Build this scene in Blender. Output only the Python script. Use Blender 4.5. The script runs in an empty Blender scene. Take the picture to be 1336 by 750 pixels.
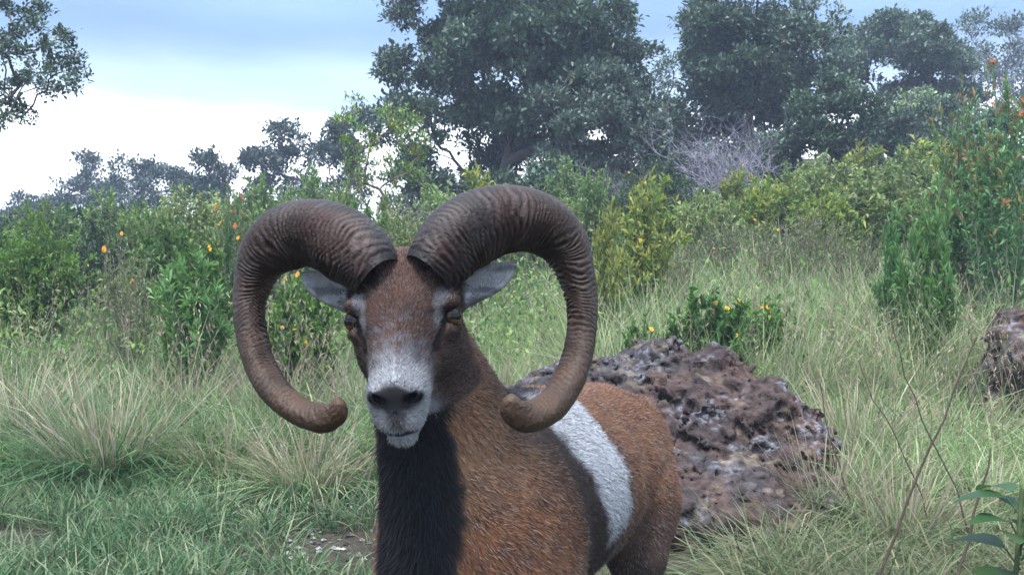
import bpy, math
import numpy as np
from math import radians

# ------------------------------------------------------------------ camera
F_PX = 1370.0            # focal length in photo pixels (photo 1336 wide)
CAM_H = 1.04
PITCH = math.atan(45.0 / F_PX)
scene = bpy.context.scene
col = scene.collection
cam_data = bpy.data.cameras.new("camera")
cam_data.sensor_width = 36.0
cam_data.lens = 36.0 * F_PX / 1336.0
cam_data.clip_start = 0.05
cam_data.clip_end = 2000.0
cam = bpy.data.objects.new("camera", cam_data)
cam.location = (0, 0, CAM_H)
cam.rotation_euler = (radians(90) - PITCH, 0, 0)
col.objects.link(cam)
scene.camera = cam

# ------------------------------------------------------------------ sky and sun
SUN_EL, SUN_AZ = radians(66), radians(200)     # high, veiled sun behind the camera's shoulder
world = bpy.data.worlds.new("World")
scene.world = world
world.use_nodes = True
nt = world.node_tree
nt.nodes.clear()
N = nt.nodes.new
L = nt.links.new
out = N("ShaderNodeOutputWorld")
bg = N("ShaderNodeBackground")
sky = N("ShaderNodeTexSky")
sky.sky_type = 'NISHITA'
sky.sun_disc = False
sky.sun_elevation = SUN_EL
sky.sun_rotation = SUN_AZ
sky.air_density = 1.2
sky.dust_density = 2.0
tc = N("ShaderNodeTexCoord")
sep = N("ShaderNodeSeparateXYZ")
L(tc.outputs["Generated"], sep.inputs[0])
mp = N("ShaderNodeMapping")
mp.inputs["Scale"].default_value = (1.6, 1.6, 6.5)
L(tc.outputs["Generated"], mp.inputs[0])
nz = N("ShaderNodeTexNoise")
nz.inputs["Scale"].default_value = 1.7
nz.inputs["Detail"].default_value = 5.0
nz.inputs["Roughness"].default_value = 0.5
L(mp.outputs[0], nz.inputs["Vector"])
# elevation nudged by the noise: pale bright cloud base near the horizon, blue-grey deck above
ma = N("ShaderNodeMath"); ma.operation = 'MULTIPLY_ADD'
L(nz.outputs["Fac"], ma.inputs[0]); ma.inputs[1].default_value = 0.11
L(sep.outputs["Z"], ma.inputs[2])
ramp = N("ShaderNodeValToRGB")
cr = ramp.color_ramp
cr.interpolation = 'EASE'
cr.elements[0].position = 0.0;  cr.elements[0].color = (1.05, 1.08, 1.1, 1)
cr.elements[1].position = 0.165; cr.elements[1].color = (1.0, 1.04, 1.08, 1)
e = cr.elements.new(0.200); e.color = (0.26, 0.335, 0.44, 1)
e = cr.elements.new(0.255); e.color = (0.100, 0.170, 0.30, 1)
e = cr.elements.new(0.33); e.color = (0.17, 0.26, 0.40, 1)
e = cr.elements.new(0.55); e.color = (0.56, 0.69, 0.88, 1)
e = cr.elements.new(1.0); e.color = (0.86, 0.98, 1.16, 1)
L(ma.outputs[0], ramp.inputs[0])
nz2 = N("ShaderNodeTexNoise")
nz2.inputs["Scale"].default_value = 2.6
nz2.inputs["Detail"].default_value = 6.0
L(mp.outputs[0], nz2.inputs["Vector"])
mr = N("ShaderNodeMapRange")
mr.inputs["From Min"].default_value = 0.3; mr.inputs["From Max"].default_value = 0.7
mr.inputs["To Min"].default_value = 0.84; mr.inputs["To Max"].default_value = 1.16
L(nz2.outputs["Fac"], mr.inputs[0])
mul = N("ShaderNodeVectorMath"); mul.operation = 'SCALE'
L(ramp.outputs[0], mul.inputs[0]); L(mr.outputs[0], mul.inputs["Scale"])
skys = N("ShaderNodeVectorMath"); skys.operation = 'SCALE'
L(sky.outputs[0], skys.inputs[0]); skys.inputs["Scale"].default_value = 0.9
clouds = N("ShaderNodeVectorMath"); clouds.operation = 'SCALE'
L(mul.outputs[0], clouds.inputs[0]); clouds.inputs["Scale"].default_value = 8.6
mix = N("ShaderNodeMix"); mix.data_type = 'RGBA'
mix.inputs[0].default_value = 0.86
L(skys.outputs[0], mix.inputs[6]); L(clouds.outputs[0], mix.inputs[7])
L(mix.outputs[2], bg.inputs[0])
bg.inputs[1].default_value = 0.1
L(bg.outputs[0], out.inputs[0])

sun_d = bpy.data.lights.new("sun", 'SUN')
sun_d.energy = 1.5
sun_d.angle = radians(14)
sun_d.color = (1.0, 0.99, 0.97)
sun = bpy.data.objects.new("sun", sun_d)
sun.rotation_euler = (radians(90) - SUN_EL, 0, math.pi - SUN_AZ)
sun.location = (0, -5, 12)
col.objects.link(sun)

vs = scene.view_settings
vs.view_transform = 'Standard'
vs.look = 'None'
vs.exposure = 1.9
vs.gamma = 1.0
vs.use_curve_mapping = False
scene.cycles.max_bounces = 6
scene.cycles.diffuse_bounces = 3
scene.cycles.transparent_max_bounces = 8
scene.cycles.caustics_reflective = False
scene.cycles.caustics_refractive = False

# ------------------------------------------------------------------ helpers
V3 = lambda *a: np.array(a, dtype=np.float64)

def px(u, v, d):
    """photo pixel at forward depth d -> world point"""
    c, s = math.cos(PITCH), math.sin(PITCH)
    a, b = (u - 668.0) / F_PX * d, (375.0 - v) / F_PX * d
    return V3(a, d * c + b * s, CAM_H - d * s + b * c)

def nrm(a):
    return a / np.maximum(np.linalg.norm(a, axis=-1, keepdims=True), 1e-9)

def _hash(ix, iy, iz, seed):
    h = (ix.astype(np.uint32) * np.uint32(374761393) + iy.astype(np.uint32) * np.uint32(668265263)
         + iz.astype(np.uint32) * np.uint32(2147483647) + np.uint32(seed * 1274126177 % 4294967291))
    h = (h ^ (h >> np.uint32(13))) * np.uint32(1274126177)
    h = h ^ (h >> np.uint32(16))
    return (h & np.uint32(0xFFFFFF)).astype(np.float32) / np.float32(0xFFFFFF)

def noise(P, scale=1.0, seed=0):
    """value noise in 0..1"""
    P = np.asarray(P, dtype=np.float32) * scale + 1000.0
    i = np.floor(P).astype(np.int64)
    f = (P - i).astype(np.float32)
    f = f * f * (3 - 2 * f)
    x, y, z = i[..., 0], i[..., 1], i[..., 2]
    fx, fy, fz = f[..., 0], f[..., 1], f[..., 2]
    r = 0
    for dx in (0, 1):
        wx = fx if dx else 1 - fx
        for dy in (0, 1):
            wy = fy if dy else 1 - fy
            for dz in (0, 1):
                wz = fz if dz else 1 - fz
                r = r + wx * wy * wz * _hash(x + dx, y + dy, z + dz, seed)
    return r

def fbm(P, scale, oct=4, seed=0, gain=0.5):
    t, a, n = 0, 1.0, 0.0
    for k in range(oct):
        t = t + a * noise(P, scale * 2 ** k, seed + k)
        n += a
        a *= gain
    return t / n

def sstep(a, b, x):
    t = np.clip((x - a) / (b - a), 0, 1)
    return t * t * (3 - 2 * t)

def lerp(a, b, t):
    return a + (b - a) * t

class MB:
    """collects vertices, triangles/quads and vertex colours for one mesh"""
    def __init__(self):
        self.v, self.c, self.f3, self.f4, self.n = [], [], [], [], 0
    def add(self, v, c, f3=None, f4=None):
        v = np.asarray(v, dtype=np.float32).reshape(-1, 3)
        c = np.asarray(c, dtype=np.float32)
        if c.ndim == 1:
            c = np.broadcast_to(c, (len(v), 3))
        self.v.append(v); self.c.append(c)
        if f3 is not None and len(f3): self.f3.append(np.asarray(f3, dtype=np.int64).reshape(-1, 3) + self.n)
        if f4 is not None and len(f4): self.f4.append(np.asarray(f4, dtype=np.int64).reshape(-1, 4) + self.n)
        self.n += len(v)
    def mesh(self, name, mat, smooth=True):
        me = bpy.data.meshes.new(name)
        v = np.concatenate(self.v); c = np.concatenate(self.c)
        f3 = np.concatenate(self.f3) if self.f3 else np.zeros((0, 3), np.int64)
        f4 = np.concatenate(self.f4) if self.f4 else np.zeros((0, 4), np.int64)
        me.vertices.add(len(v)); me.vertices.foreach_set("co", v.ravel())
        nl = len(f3) * 3 + len(f4) * 4
        me.loops.add(nl)
        me.loops.foreach_set("vertex_index", np.concatenate([f3.ravel(), f4.ravel()]).astype(np.int32))
        me.polygons.add(len(f3) + len(f4))
        st = np.concatenate([np.arange(len(f3)) * 3, len(f3) * 3 + np.arange(len(f4)) * 4]).astype(np.int32)
        me.polygons.foreach_set("loop_start", st)
        me.update(calc_edges=True)
        me.polygons.foreach_set("use_smooth", np.full(len(st), smooth, dtype=bool))
        at = me.color_attributes.new("Col", 'FLOAT_COLOR', 'POINT')
        at.data.foreach_set("color", np.concatenate([c, np.ones((len(c), 1), np.float32)], 1).ravel())
        me.materials.append(mat)
        return me
    def build(self, name, mat, parent=None, smooth=True, loc=None):
        return link(name, self.mesh(name, mat, smooth), parent, loc)

def link(name, data, parent=None, loc=None):
    o = bpy.data.objects.new(name, data)
    col.objects.link(o)
    if parent is not None: o.parent = parent
    if loc is not None: o.location = tuple(float(q) for q in loc)
    return o

def tag(o, label=None, cat=None, group=None, kind=None):
    if label: o["label"] = label
    if cat: o["category"] = cat
    if group: o["group"] = group
    if kind: o["kind"] = kind
    return o

def thing(name, label, cat, loc=(0, 0, 0), group=None):
    o = bpy.data.objects.new(name, None)
    o.empty_display_size = 0.1
    o.location = tuple(float(q) for q in loc)
    col.objects.link(o)
    return tag(o, label, cat, group)

def copy_tree(o, parent=None):
    c = o.copy()
    col.objects.link(c)
    c.parent = parent
    for ch in o.children:
        copy_tree(ch, c)
    return c

# ------------------------------------------------------------------ materials
def mat_new(name):
    m = bpy.data.materials.new(name)
    m.use_nodes = True
    n = m.node_tree
    return m, n, n.nodes["Principled BSDF"], n.nodes["Material Output"]

def mat_vcol(name, rough=0.6, spec=0.3, transl=0.0, vary=0.0, bump=0.0, bscale=60.0, mottle=0.0, mscale=8.0):
    """colour from the 'Col' attribute, optional leaf translucency, per-object variation, mottling and bump"""
    m, n, p, o = mat_new(name)
    at = n.nodes.new("ShaderNodeAttribute"); at.attribute_name = "Col"
    c = at.outputs["Color"]
    if mottle or bump:
        tcn = n.nodes.new("ShaderNodeTexCoord")
    if mottle:
        t = n.nodes.new("ShaderNodeTexNoise"); t.inputs["Scale"].default_value = mscale; t.inputs["Detail"].default_value = 6
        n.links.new(tcn.outputs["Object"], t.inputs["Vector"])
        r = n.nodes.new("ShaderNodeMapRange")
        r.inputs["From Min"].default_value = 0.3; r.inputs["From Max"].default_value = 0.7
        r.inputs["To Min"].default_value = 1 - mottle; r.inputs["To Max"].default_value = 1 + mottle
        n.links.new(t.outputs["Fac"], r.inputs[0])
        s = n.nodes.new("ShaderNodeVectorMath"); s.operation = 'SCALE'
        n.links.new(c, s.inputs[0]); n.links.new(r.outputs[0], s.inputs["Scale"]); c = s.outputs[0]
    if vary:
        oi = n.nodes.new("ShaderNodeObjectInfo")
        h = n.nodes.new("ShaderNodeHueSaturation")
        r1 = n.nodes.new("ShaderNodeMapRange"); r1.inputs["To Min"].default_value = 0.5 - 0.03 * vary; r1.inputs["To Max"].default_value = 0.5 + 0.02 * vary
        r2 = n.nodes.new("ShaderNodeMapRange"); r2.inputs["To Min"].default_value = 1 - 0.3 * vary; r2.inputs["To Max"].default_value = 1 + 0.25 * vary
        fr = n.nodes.new("ShaderNodeMath"); fr.operation = 'FRACT'
        m7 = n.nodes.new("ShaderNodeMath"); m7.operation = 'MULTIPLY'; m7.inputs[1].default_value = 7.3
        n.links.new(oi.outputs["Random"], r1.inputs[0]); n.links.new(oi.outputs["Random"], m7.inputs[0])
        n.links.new(m7.outputs[0], fr.inputs[0]); n.links.new(fr.outputs[0], r2.inputs[0])
        n.links.new(r1.outputs[0], h.inputs["Hue"]); n.links.new(r2.outputs[0], h.inputs["Value"])
        n.links.new(c, h.inputs["Color"]); c = h.outputs["Color"]
    n.links.new(c, p.inputs["Base Color"])
    p.inputs["Roughness"].default_value = rough
    p.inputs["Specular IOR Level"].default_value = spec
    if bump:
        t = n.nodes.new("ShaderNodeTexNoise"); t.inputs["Scale"].default_value = bscale; t.inputs["Detail"].default_value = 6
        n.links.new(tcn.outputs["Object"], t.inputs["Vector"])
        b = n.nodes.new("ShaderNodeBump"); b.inputs["Strength"].default_value = bump; b.inputs["Distance"].default_value = 0.01
        n.links.new(t.outputs["Fac"], b.inputs["Height"]); n.links.new(b.outputs[0], p.inputs["Normal"])
    if transl:
        tr = n.nodes.new("ShaderNodeBsdfTranslucent")
        n.links.new(c, tr.inputs["Color"])
        mx = n.nodes.new("ShaderNodeMixShader"); mx.inputs[0].default_value = transl
        n.links.new(p.outputs[0], mx.inputs[1]); n.links.new(tr.outputs[0], mx.inputs[2])
        n.links.new(mx.outputs[0], o.inputs["Surface"])
    return m

M_LEAF = mat_vcol("leaf", rough=0.5, spec=0.35, transl=0.36, vary=0.7)
M_TLEAF = mat_vcol("tree_leaf", rough=0.40, spec=0.5, transl=0.25, vary=0.4)
M_GRASS = mat_vcol("grass", rough=0.5, spec=0.35, transl=0.34)
M_BARK = mat_vcol("bark", rough=0.85, spec=0.15, mottle=0.25, mscale=14, bump=0.5, bscale=40)
M_FUR = mat_vcol("fur", rough=0.7, spec=0.2, transl=0.15)
M_SKIN = mat_vcol("skin", rough=0.8, spec=0.15, mottle=0.18, mscale=60)
M_HORN = mat_vcol("horn", rough=0.55, spec=0.3, mottle=0.35, mscale=22, bump=0.35, bscale=160)
M_ROCK = mat_vcol("lava_rock", rough=0.92, spec=0.2, mottle=0.55, mscale=30, bump=0.9, bscale=150)
M_FLOWER = mat_vcol("petal", rough=0.6, spec=0.2, transl=0.25)

# ------------------------------------------------------------------ implicit surfaces
class Field:
    """signed field on a rectilinear grid, smooth unions, meshed with surface nets"""
    def __init__(self, xs, ys, zs):
        self.ax = [np.asarray(a, np.float32) for a in (xs, ys, zs)]
        self.F = np.full([len(a) for a in self.ax], 9.0, np.float32)
    def _win(self, lo, hi):
        sl = []
        for a, l, h in zip(self.ax, lo, hi):
            i0 = max(int(np.searchsorted(a, l)) - 1, 0); i1 = min(int(np.searchsorted(a, h)) + 1, len(a))
            sl.append(slice(i0, max(i1, i0 + 1)))
        sl = tuple(sl)
        X = np.stack(np.meshgrid(*[a[s] for a, s in zip(self.ax, sl)], indexing='ij'), -1)
        return sl, X
    def _comb(self, sl, d, k, sub):
        A = self.F[sl]
        if sub:
            d = -d
            h = np.clip(0.5 + 0.5 * (A - d) / k, 0, 1)
            self.F[sl] = d + (A - d) * h + k * h * (1 - h)
        else:
            h = np.clip(0.5 + 0.5 * (d - A) / k, 0, 1)
            self.F[sl] = d + (A - d) * h - k * h * (1 - h)
    def ell(self, c, r, R=None, k=0.02, sub=False):
        """ellipsoid, R: rows are its axes"""
        c = np.asarray(c, np.float32); r = np.asarray(r, np.float32)
        R = np.eye(3, dtype=np.float32) if R is None else np.asarray(R, np.float32)
        e = np.sqrt(((R.T * r) ** 2).sum(1)) + k + 0.03
        sl, X = self._win(c - e, c + e)
        q = (X - c) @ R.T
        k0 = np.linalg.norm(q / r, axis=-1); k1 = np.linalg.norm(q / (r * r), axis=-1)
        self._comb(sl, k0 * (k0 - 1) / np.maximum(k1, 1e-6), k, sub)
    def cone(self, a, b, ra, rb, k=0.02, squash=None, sub=False):
        """tapered capsule; squash=(axis, factor) widens the distance along an axis"""
        a = np.asarray(a, np.float32); b = np.asarray(b, np.float32)
        m = max(ra, rb) * 1.3 + k + 0.03
        sl, X = self._win(np.minimum(a, b) - m, np.maximum(a, b) + m)
        ab = b - a
        h = np.clip(((X - a) @ ab) / float(ab @ ab), 0, 1)
        q = X - a - h[..., None] * ab
        if squash is not None:
            ax, f = np.asarray(squash[0], np.float32), squash[1]
            q = q + (q @ ax)[..., None] * ax * (1 / f - 1)
        self._comb(sl, np.linalg.norm(q, axis=-1) - (ra + (rb - ra) * h), k, sub)
    def mesh(self, smooth=2):
        F = self.F
        S = F < 0
        n = np.array(F.shape)
        act = np.zeros(n - 1, bool)
        cnt = np.zeros(n - 1, np.int8)
        for dx in (0, 1):
            for dy in (0, 1):
                for dz in (0, 1):
                    cnt += S[dx:n[0] - 1 + dx, dy:n[1] - 1 + dy, dz:n[2] - 1 + dz]
        act = (cnt > 0) & (cnt < 8)
        idx = np.argwhere(act)
        vid = np.full(act.shape, -1, np.int64)
        vid[act] = np.arange(len(idx))
        acc = np.zeros((len(idx), 3)); num = np.zeros(len(idx))
        for ax in range(3):
            o1, o2 = [q for q in range(3) if q != ax]
            for p in (0, 1):
                for q in (0, 1):
                    c0 = idx.copy(); c0[:, o1] += p; c0[:, o2] += q
                    c1 = c0.copy(); c1[:, ax] += 1
                    f0, f1 = F[tuple(c0.T)], F[tuple(c1.T)]
                    mk = (f0 < 0) != (f1 < 0)
                    t = np.where(mk, f0 / np.where(mk, f0 - f1, 1), 0)
                    P = np.zeros((len(idx), 3)); P[:, o1] = p; P[:, o2] = q; P[:, ax] = t
                    acc += P * mk[:, None]; num += mk
        loc = acc / num[:, None]
        V = np.zeros((len(idx), 3))
        for ax in range(3):
            A = self.ax[ax]
            V[:, ax] = A[idx[:, ax]] * (1 - loc[:, ax]) + A[idx[:, ax] + 1] * loc[:, ax]
        quads = []
        for ax in range(3):
            o1, o2 = (ax + 1) % 3, (ax + 2) % 3
            s0 = [slice(None)] * 3; s1 = [slice(None)] * 3
            s0[ax] = slice(0, -1); s1[ax] = slice(1, None)
            ch = S[tuple(s0)] != S[tuple(s1)]
            e = np.argwhere(ch)
            e = e[(e[:, o1] > 0) & (e[:, o2] > 0) & (e[:, o1] < n[o1] - 1) & (e[:, o2] < n[o2] - 1)]
            def cell(a, b):
                c = e.copy(); c[:, o1] += a; c[:, o2] += b
                return vid[tuple(c.T)]
            qd = np.stack([cell(-1, -1), cell(0, -1), cell(0, 0), cell(-1, 0)], 1)
            ins = S[tuple(e.T)]
            qd[~ins] = qd[~ins][:, ::-1]
            quads.append(qd)
        Q = np.concatenate(quads)
        Q = Q[(Q >= 0).all(1)]
        E = np.concatenate([Q[:, [0, 1]], Q[:, [1, 2]], Q[:, [2, 3]], Q[:, [3, 0]]])
        deg = np.bincount(E.ravel(), minlength=len(V)).astype(float)
        for it in range(smooth * 2):
            lam = 0.5 if it % 2 == 0 else -0.52
            A = np.zeros_like(V)
            for a in range(3):
                A[:, a] = np.bincount(E[:, 0], V[E[:, 1], a], len(V)) + np.bincount(E[:, 1], V[E[:, 0], a], len(V))
            V = V + lam * (A / np.maximum(deg, 1)[:, None] - V)
        return V, Q

def vnormals(V, Q):
    fn = np.cross(V[Q[:, 2]] - V[Q[:, 0]], V[Q[:, 3]] - V[Q[:, 1]])
    nn = np.zeros_like(V)
    for k in range(4):
        for a in range(3):
            nn[:, a] += np.bincount(Q[:, k], fn[:, a], len(V))
    return nrm(nn)

def tube(mb, pts, rad, colr, sides=6, cap=True):
    """swept tube along a polyline"""
    pts = np.asarray(pts, float); rad = np.broadcast_to(np.asarray(rad, float), (len(pts),))
    T = nrm(np.gradient(pts, axis=0))
    ref = V3(0.31, 0.17, 0.93) if abs(T[0, 2]) < 0.8 else V3(0.93, 0.31, 0.17)
    U = nrm(np.cross(T, ref)); W = np.cross(T, U)
    a = np.arange(sides) / sides * 2 * math.pi
    ring = pts[:, None] + rad[:, None, None] * (np.cos(a)[None, :, None] * U[:, None] + np.sin(a)[None, :, None] * W[:, None])
    m = len(pts)
    i, j = np.meshgrid(np.arange(m - 1), np.arange(sides), indexing='ij')
    j2 = (j + 1) % sides
    f4 = np.stack([i * sides + j, i * sides + j2, (i + 1) * sides + j2, (i + 1) * sides + j], -1).reshape(-1, 4)
    c = np.asarray(colr, float)
    if c.ndim == 2: c = np.repeat(c, sides, 0)
    mb.add(ring.reshape(-1, 3), c, f4=f4)
# ------------------------------------------------------------------ the ram
RAM_O = V3(0.03, 2.05, 0.0)
E0 = px(525, 416, 1.585)                      # between the eyes
hy, hr = radians(-2.5), radians(-3.2)            # head yaw and roll
Rz = np.array([[math.cos(hy), -math.sin(hy), 0], [math.sin(hy), math.cos(hy), 0], [0, 0, 1]])
Ry = np.array([[math.cos(hr), 0, math.sin(hr)], [0, 1, 0], [-math.sin(hr), 0, math.cos(hr)]])
HR = Ry @ Rz                                  # head -> world
HA = HR.T.copy()                              # rows: head axes in world
def H(x, y, z): return E0 + HR @ V3(x, y, z)
BD = nrm(V3(0.36, 0.93, 0)); BT = V3(BD[1], -BD[0], 0)     # body: backwards, and the flank the camera sees
B0 = V3(-0.105, 1.72, 0)
def B(s, t, z): return B0 + BD * s + BT * t + V3(0, 0, z)
BA = np.stack([BD, BT, V3(0, 0, 1)])
GZ = 0.0

def fine(lo, f0, f1, hi, a, b):
    return np.unique(np.round(np.concatenate([np.arange(lo, f0, b), np.arange(f0, f1, a), np.arange(f1, hi, b)]), 5))
fld = Field(fine(-0.45, E0[0] - 0.21, E0[0] + 0.21, 0.62, 0.0029, 0.012),
            fine(1.38, E0[1] - 0.16, E0[1] + 0.14, 2.95, 0.0029, 0.012),
            fine(-0.04, E0[2] - 0.20, E0[2] + 0.13, 1.16, 0.0029, 0.012))
# trunk
fld.ell(B(.34, 0, .545), (.40, .165, .205), BA, k=.05)
fld.ell(B(.62, 0, .53), (.34, .168, .185), BA, k=.05)
fld.ell(B(.86, 0, .535), (.20, .160, .175), BA, k=.06)
fld.ell(B(.05, 0, .50), (.14, .125, .19), BA, k=.06)
fld.cone(B(.20, 0, .725), B(.85, 0, .645), .052, .055, k=.08)
for t in (-1, 1):
    fld.ell(B(.15, t * .105, .52), (.13, .075, .20), BA, k=.04)
    fld.ell(B(.90, t * .095, .46), (.15, .080, .22), BA, k=.05)
    # front leg: shoulder, elbow, wrist, fetlock, hoof
    fld.cone(B(.10, t * .105, .44), B(.17, t * .10, .30), .075, .048, k=.05)
    fld.cone(B(.17, t * .10, .32), B(.14, t * .095, .20), .046, .027, k=.02)
    fld.cone(B(.14, t * .095, .20), B(.14, t * .095, .075), .026, .018, k=.015)
    fld.cone(B(.14, t * .095, .075), B(.115, t * .095, .04), .022, .022, k=.012)
    # hind leg: stifle forward, hock back, shank
    fld.cone(B(.86, t * .11, .44), B(.80, t * .115, .33), .09, .06, k=.05)
    fld.cone(B(.80, t * .115, .33), B(.97, t * .105, .235), .055, .03, k=.03)
    fld.cone(B(.97, t * .105, .235), B(.935, t * .105, .075), .027, .019, k=.015)
    fld.cone(B(.935, t * .105, .075), B(.91, t * .105, .04), .022, .022, k=.012)
fld.cone(B(1.05, 0, .64), B(1.085, 0, .55), .022, .012, k=.02)       # short tail
# neck: deep, hung from the head to the chest and withers
nk0 = H(0.01, .085, -.03)
fld.cone(nk0, B(.12, .0, .64), .066, .120, k=.05)
fld.cone(H(0.0, .07, -.06), B(.03, .0, .50), .062, .118, k=.05)
fld.cone(H(0.0, .09, -.02), B(.22, 0, .665), .045, .080, k=.05)
# head
fld.ell(H(0, .055, .030), (.077, .085, .078), HA, k=.03)
fld.ell(H(0, .022, .000), (.079, .055, .050), HA, k=.025)
fld.cone(H(0, .020, -.010), H(0, -.060, -.105), .064, .041, k=.02, squash=(HA[0], 1.0))
fld.cone(H(0, -.010, .015), H(0, -.082, -.088), .036, .033, k=.03)
fld.cone(H(0, .075, -.070), H(0, -.040, -.148), .050, .022, k=.02)
fld.ell(H(0, -.086, -.106), (.039, .034, .034), HA, k=.02)
fld.ell(H(0, -.076, -.135), (.034, .036, .030), HA, k=.018)
fld.ell(H(0, -.060, -.158), (.0215, .034, .0205), HA, k=.010)
for t in (-1, 1):
    fld.ell(H(t * .044, .045, -.045), (.034, .060, .050), HA, k=.03)
    fld.ell(H(t * .070, .000, .0225), (.017, .022, .0110), HA, k=.016)        # brow over the eye
    fld.ell(H(t * .068, .000, -.0195), (.015, .022, .0095), HA, k=.016)       # lower lid
    fld.ell(H(t * .082, -.004, -.001), (.019, .020, .0140), HA, k=.004, sub=True)
    fld.ell(H(t * .024, -.114, -.100), (.012, .012, .011), HA, k=.010)      # nostril wing
    ang = t * radians(38)
    Rn = np.stack([HA[0] * math.cos(ang) + HA[2] * math.sin(ang), HA[1], -HA[0] * math.sin(ang) + HA[2] * math.cos(ang)])
    fld.ell(H(t * .0245, -.122, -.104), (.0115, .013, .0050), Rn, k=.004, sub=True)
    # lachrymal groove under the inner corner of the eye
    fld.cone(H(t * .062, -.020, -.014), H(t * .053, -.036, -.036), .0045, .003, k=.006, sub=True)
    # ears
    ea = nrm(HR @ V3(t * .80, .22, .40 if t > 0 else .44)); en = nrm(np.cross(ea, HR @ V3(0, .35, 1.0))) * (-t)
    en = en if en[1] < 0 else -en
    ew = np.cross(ea, en)
    RE = np.stack([ea, ew, en])
    eb = H(t * .075, .058, .022)
    fld.cone(eb, eb + ea * .03, .022, .017, k=.012)
    fld.ell(eb + ea * .054, (.052, .0235, .0105), RE, k=.010)
    fld.cone(eb + ea * .070, eb + ea * .112, .0165, .0035, k=.010, squash=(en, .5))
    fld.ell(eb + ea * .060 + en * .0085, (.049, .0165, .0085), RE, k=.003, sub=True)
# mouth line and the cleft of the upper lip
for t in (-1, 1):
    fld.cone(H(0, -.100, -.1585), H(t * .026, -.078, -.1545), .0030, .0024, k=.003, sub=True)
fld.cone(H(0, -.117, -.124), H(0, -.107, -.150), .0022, .0022, k=.003, sub=True)
V, Q = fld.mesh(smooth=2)
VN = vnormals(V, Q)

def hc(P): return (P - E0) @ HR               # world -> head coordinates
def bc(P):
    q = P - B0
    return np.stack([q @ BD, q @ BT, q[:, 2]], 1)

RUF = V3(.145, .066, .034); RUF2 = V3(.185, .105, .064); DKB = V3(.040, .026, .022); BLK = V3(.010, .010, .013)
WHT = V3(.35, .36, .385); GRY = V3(.20, .20, .22)

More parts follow.
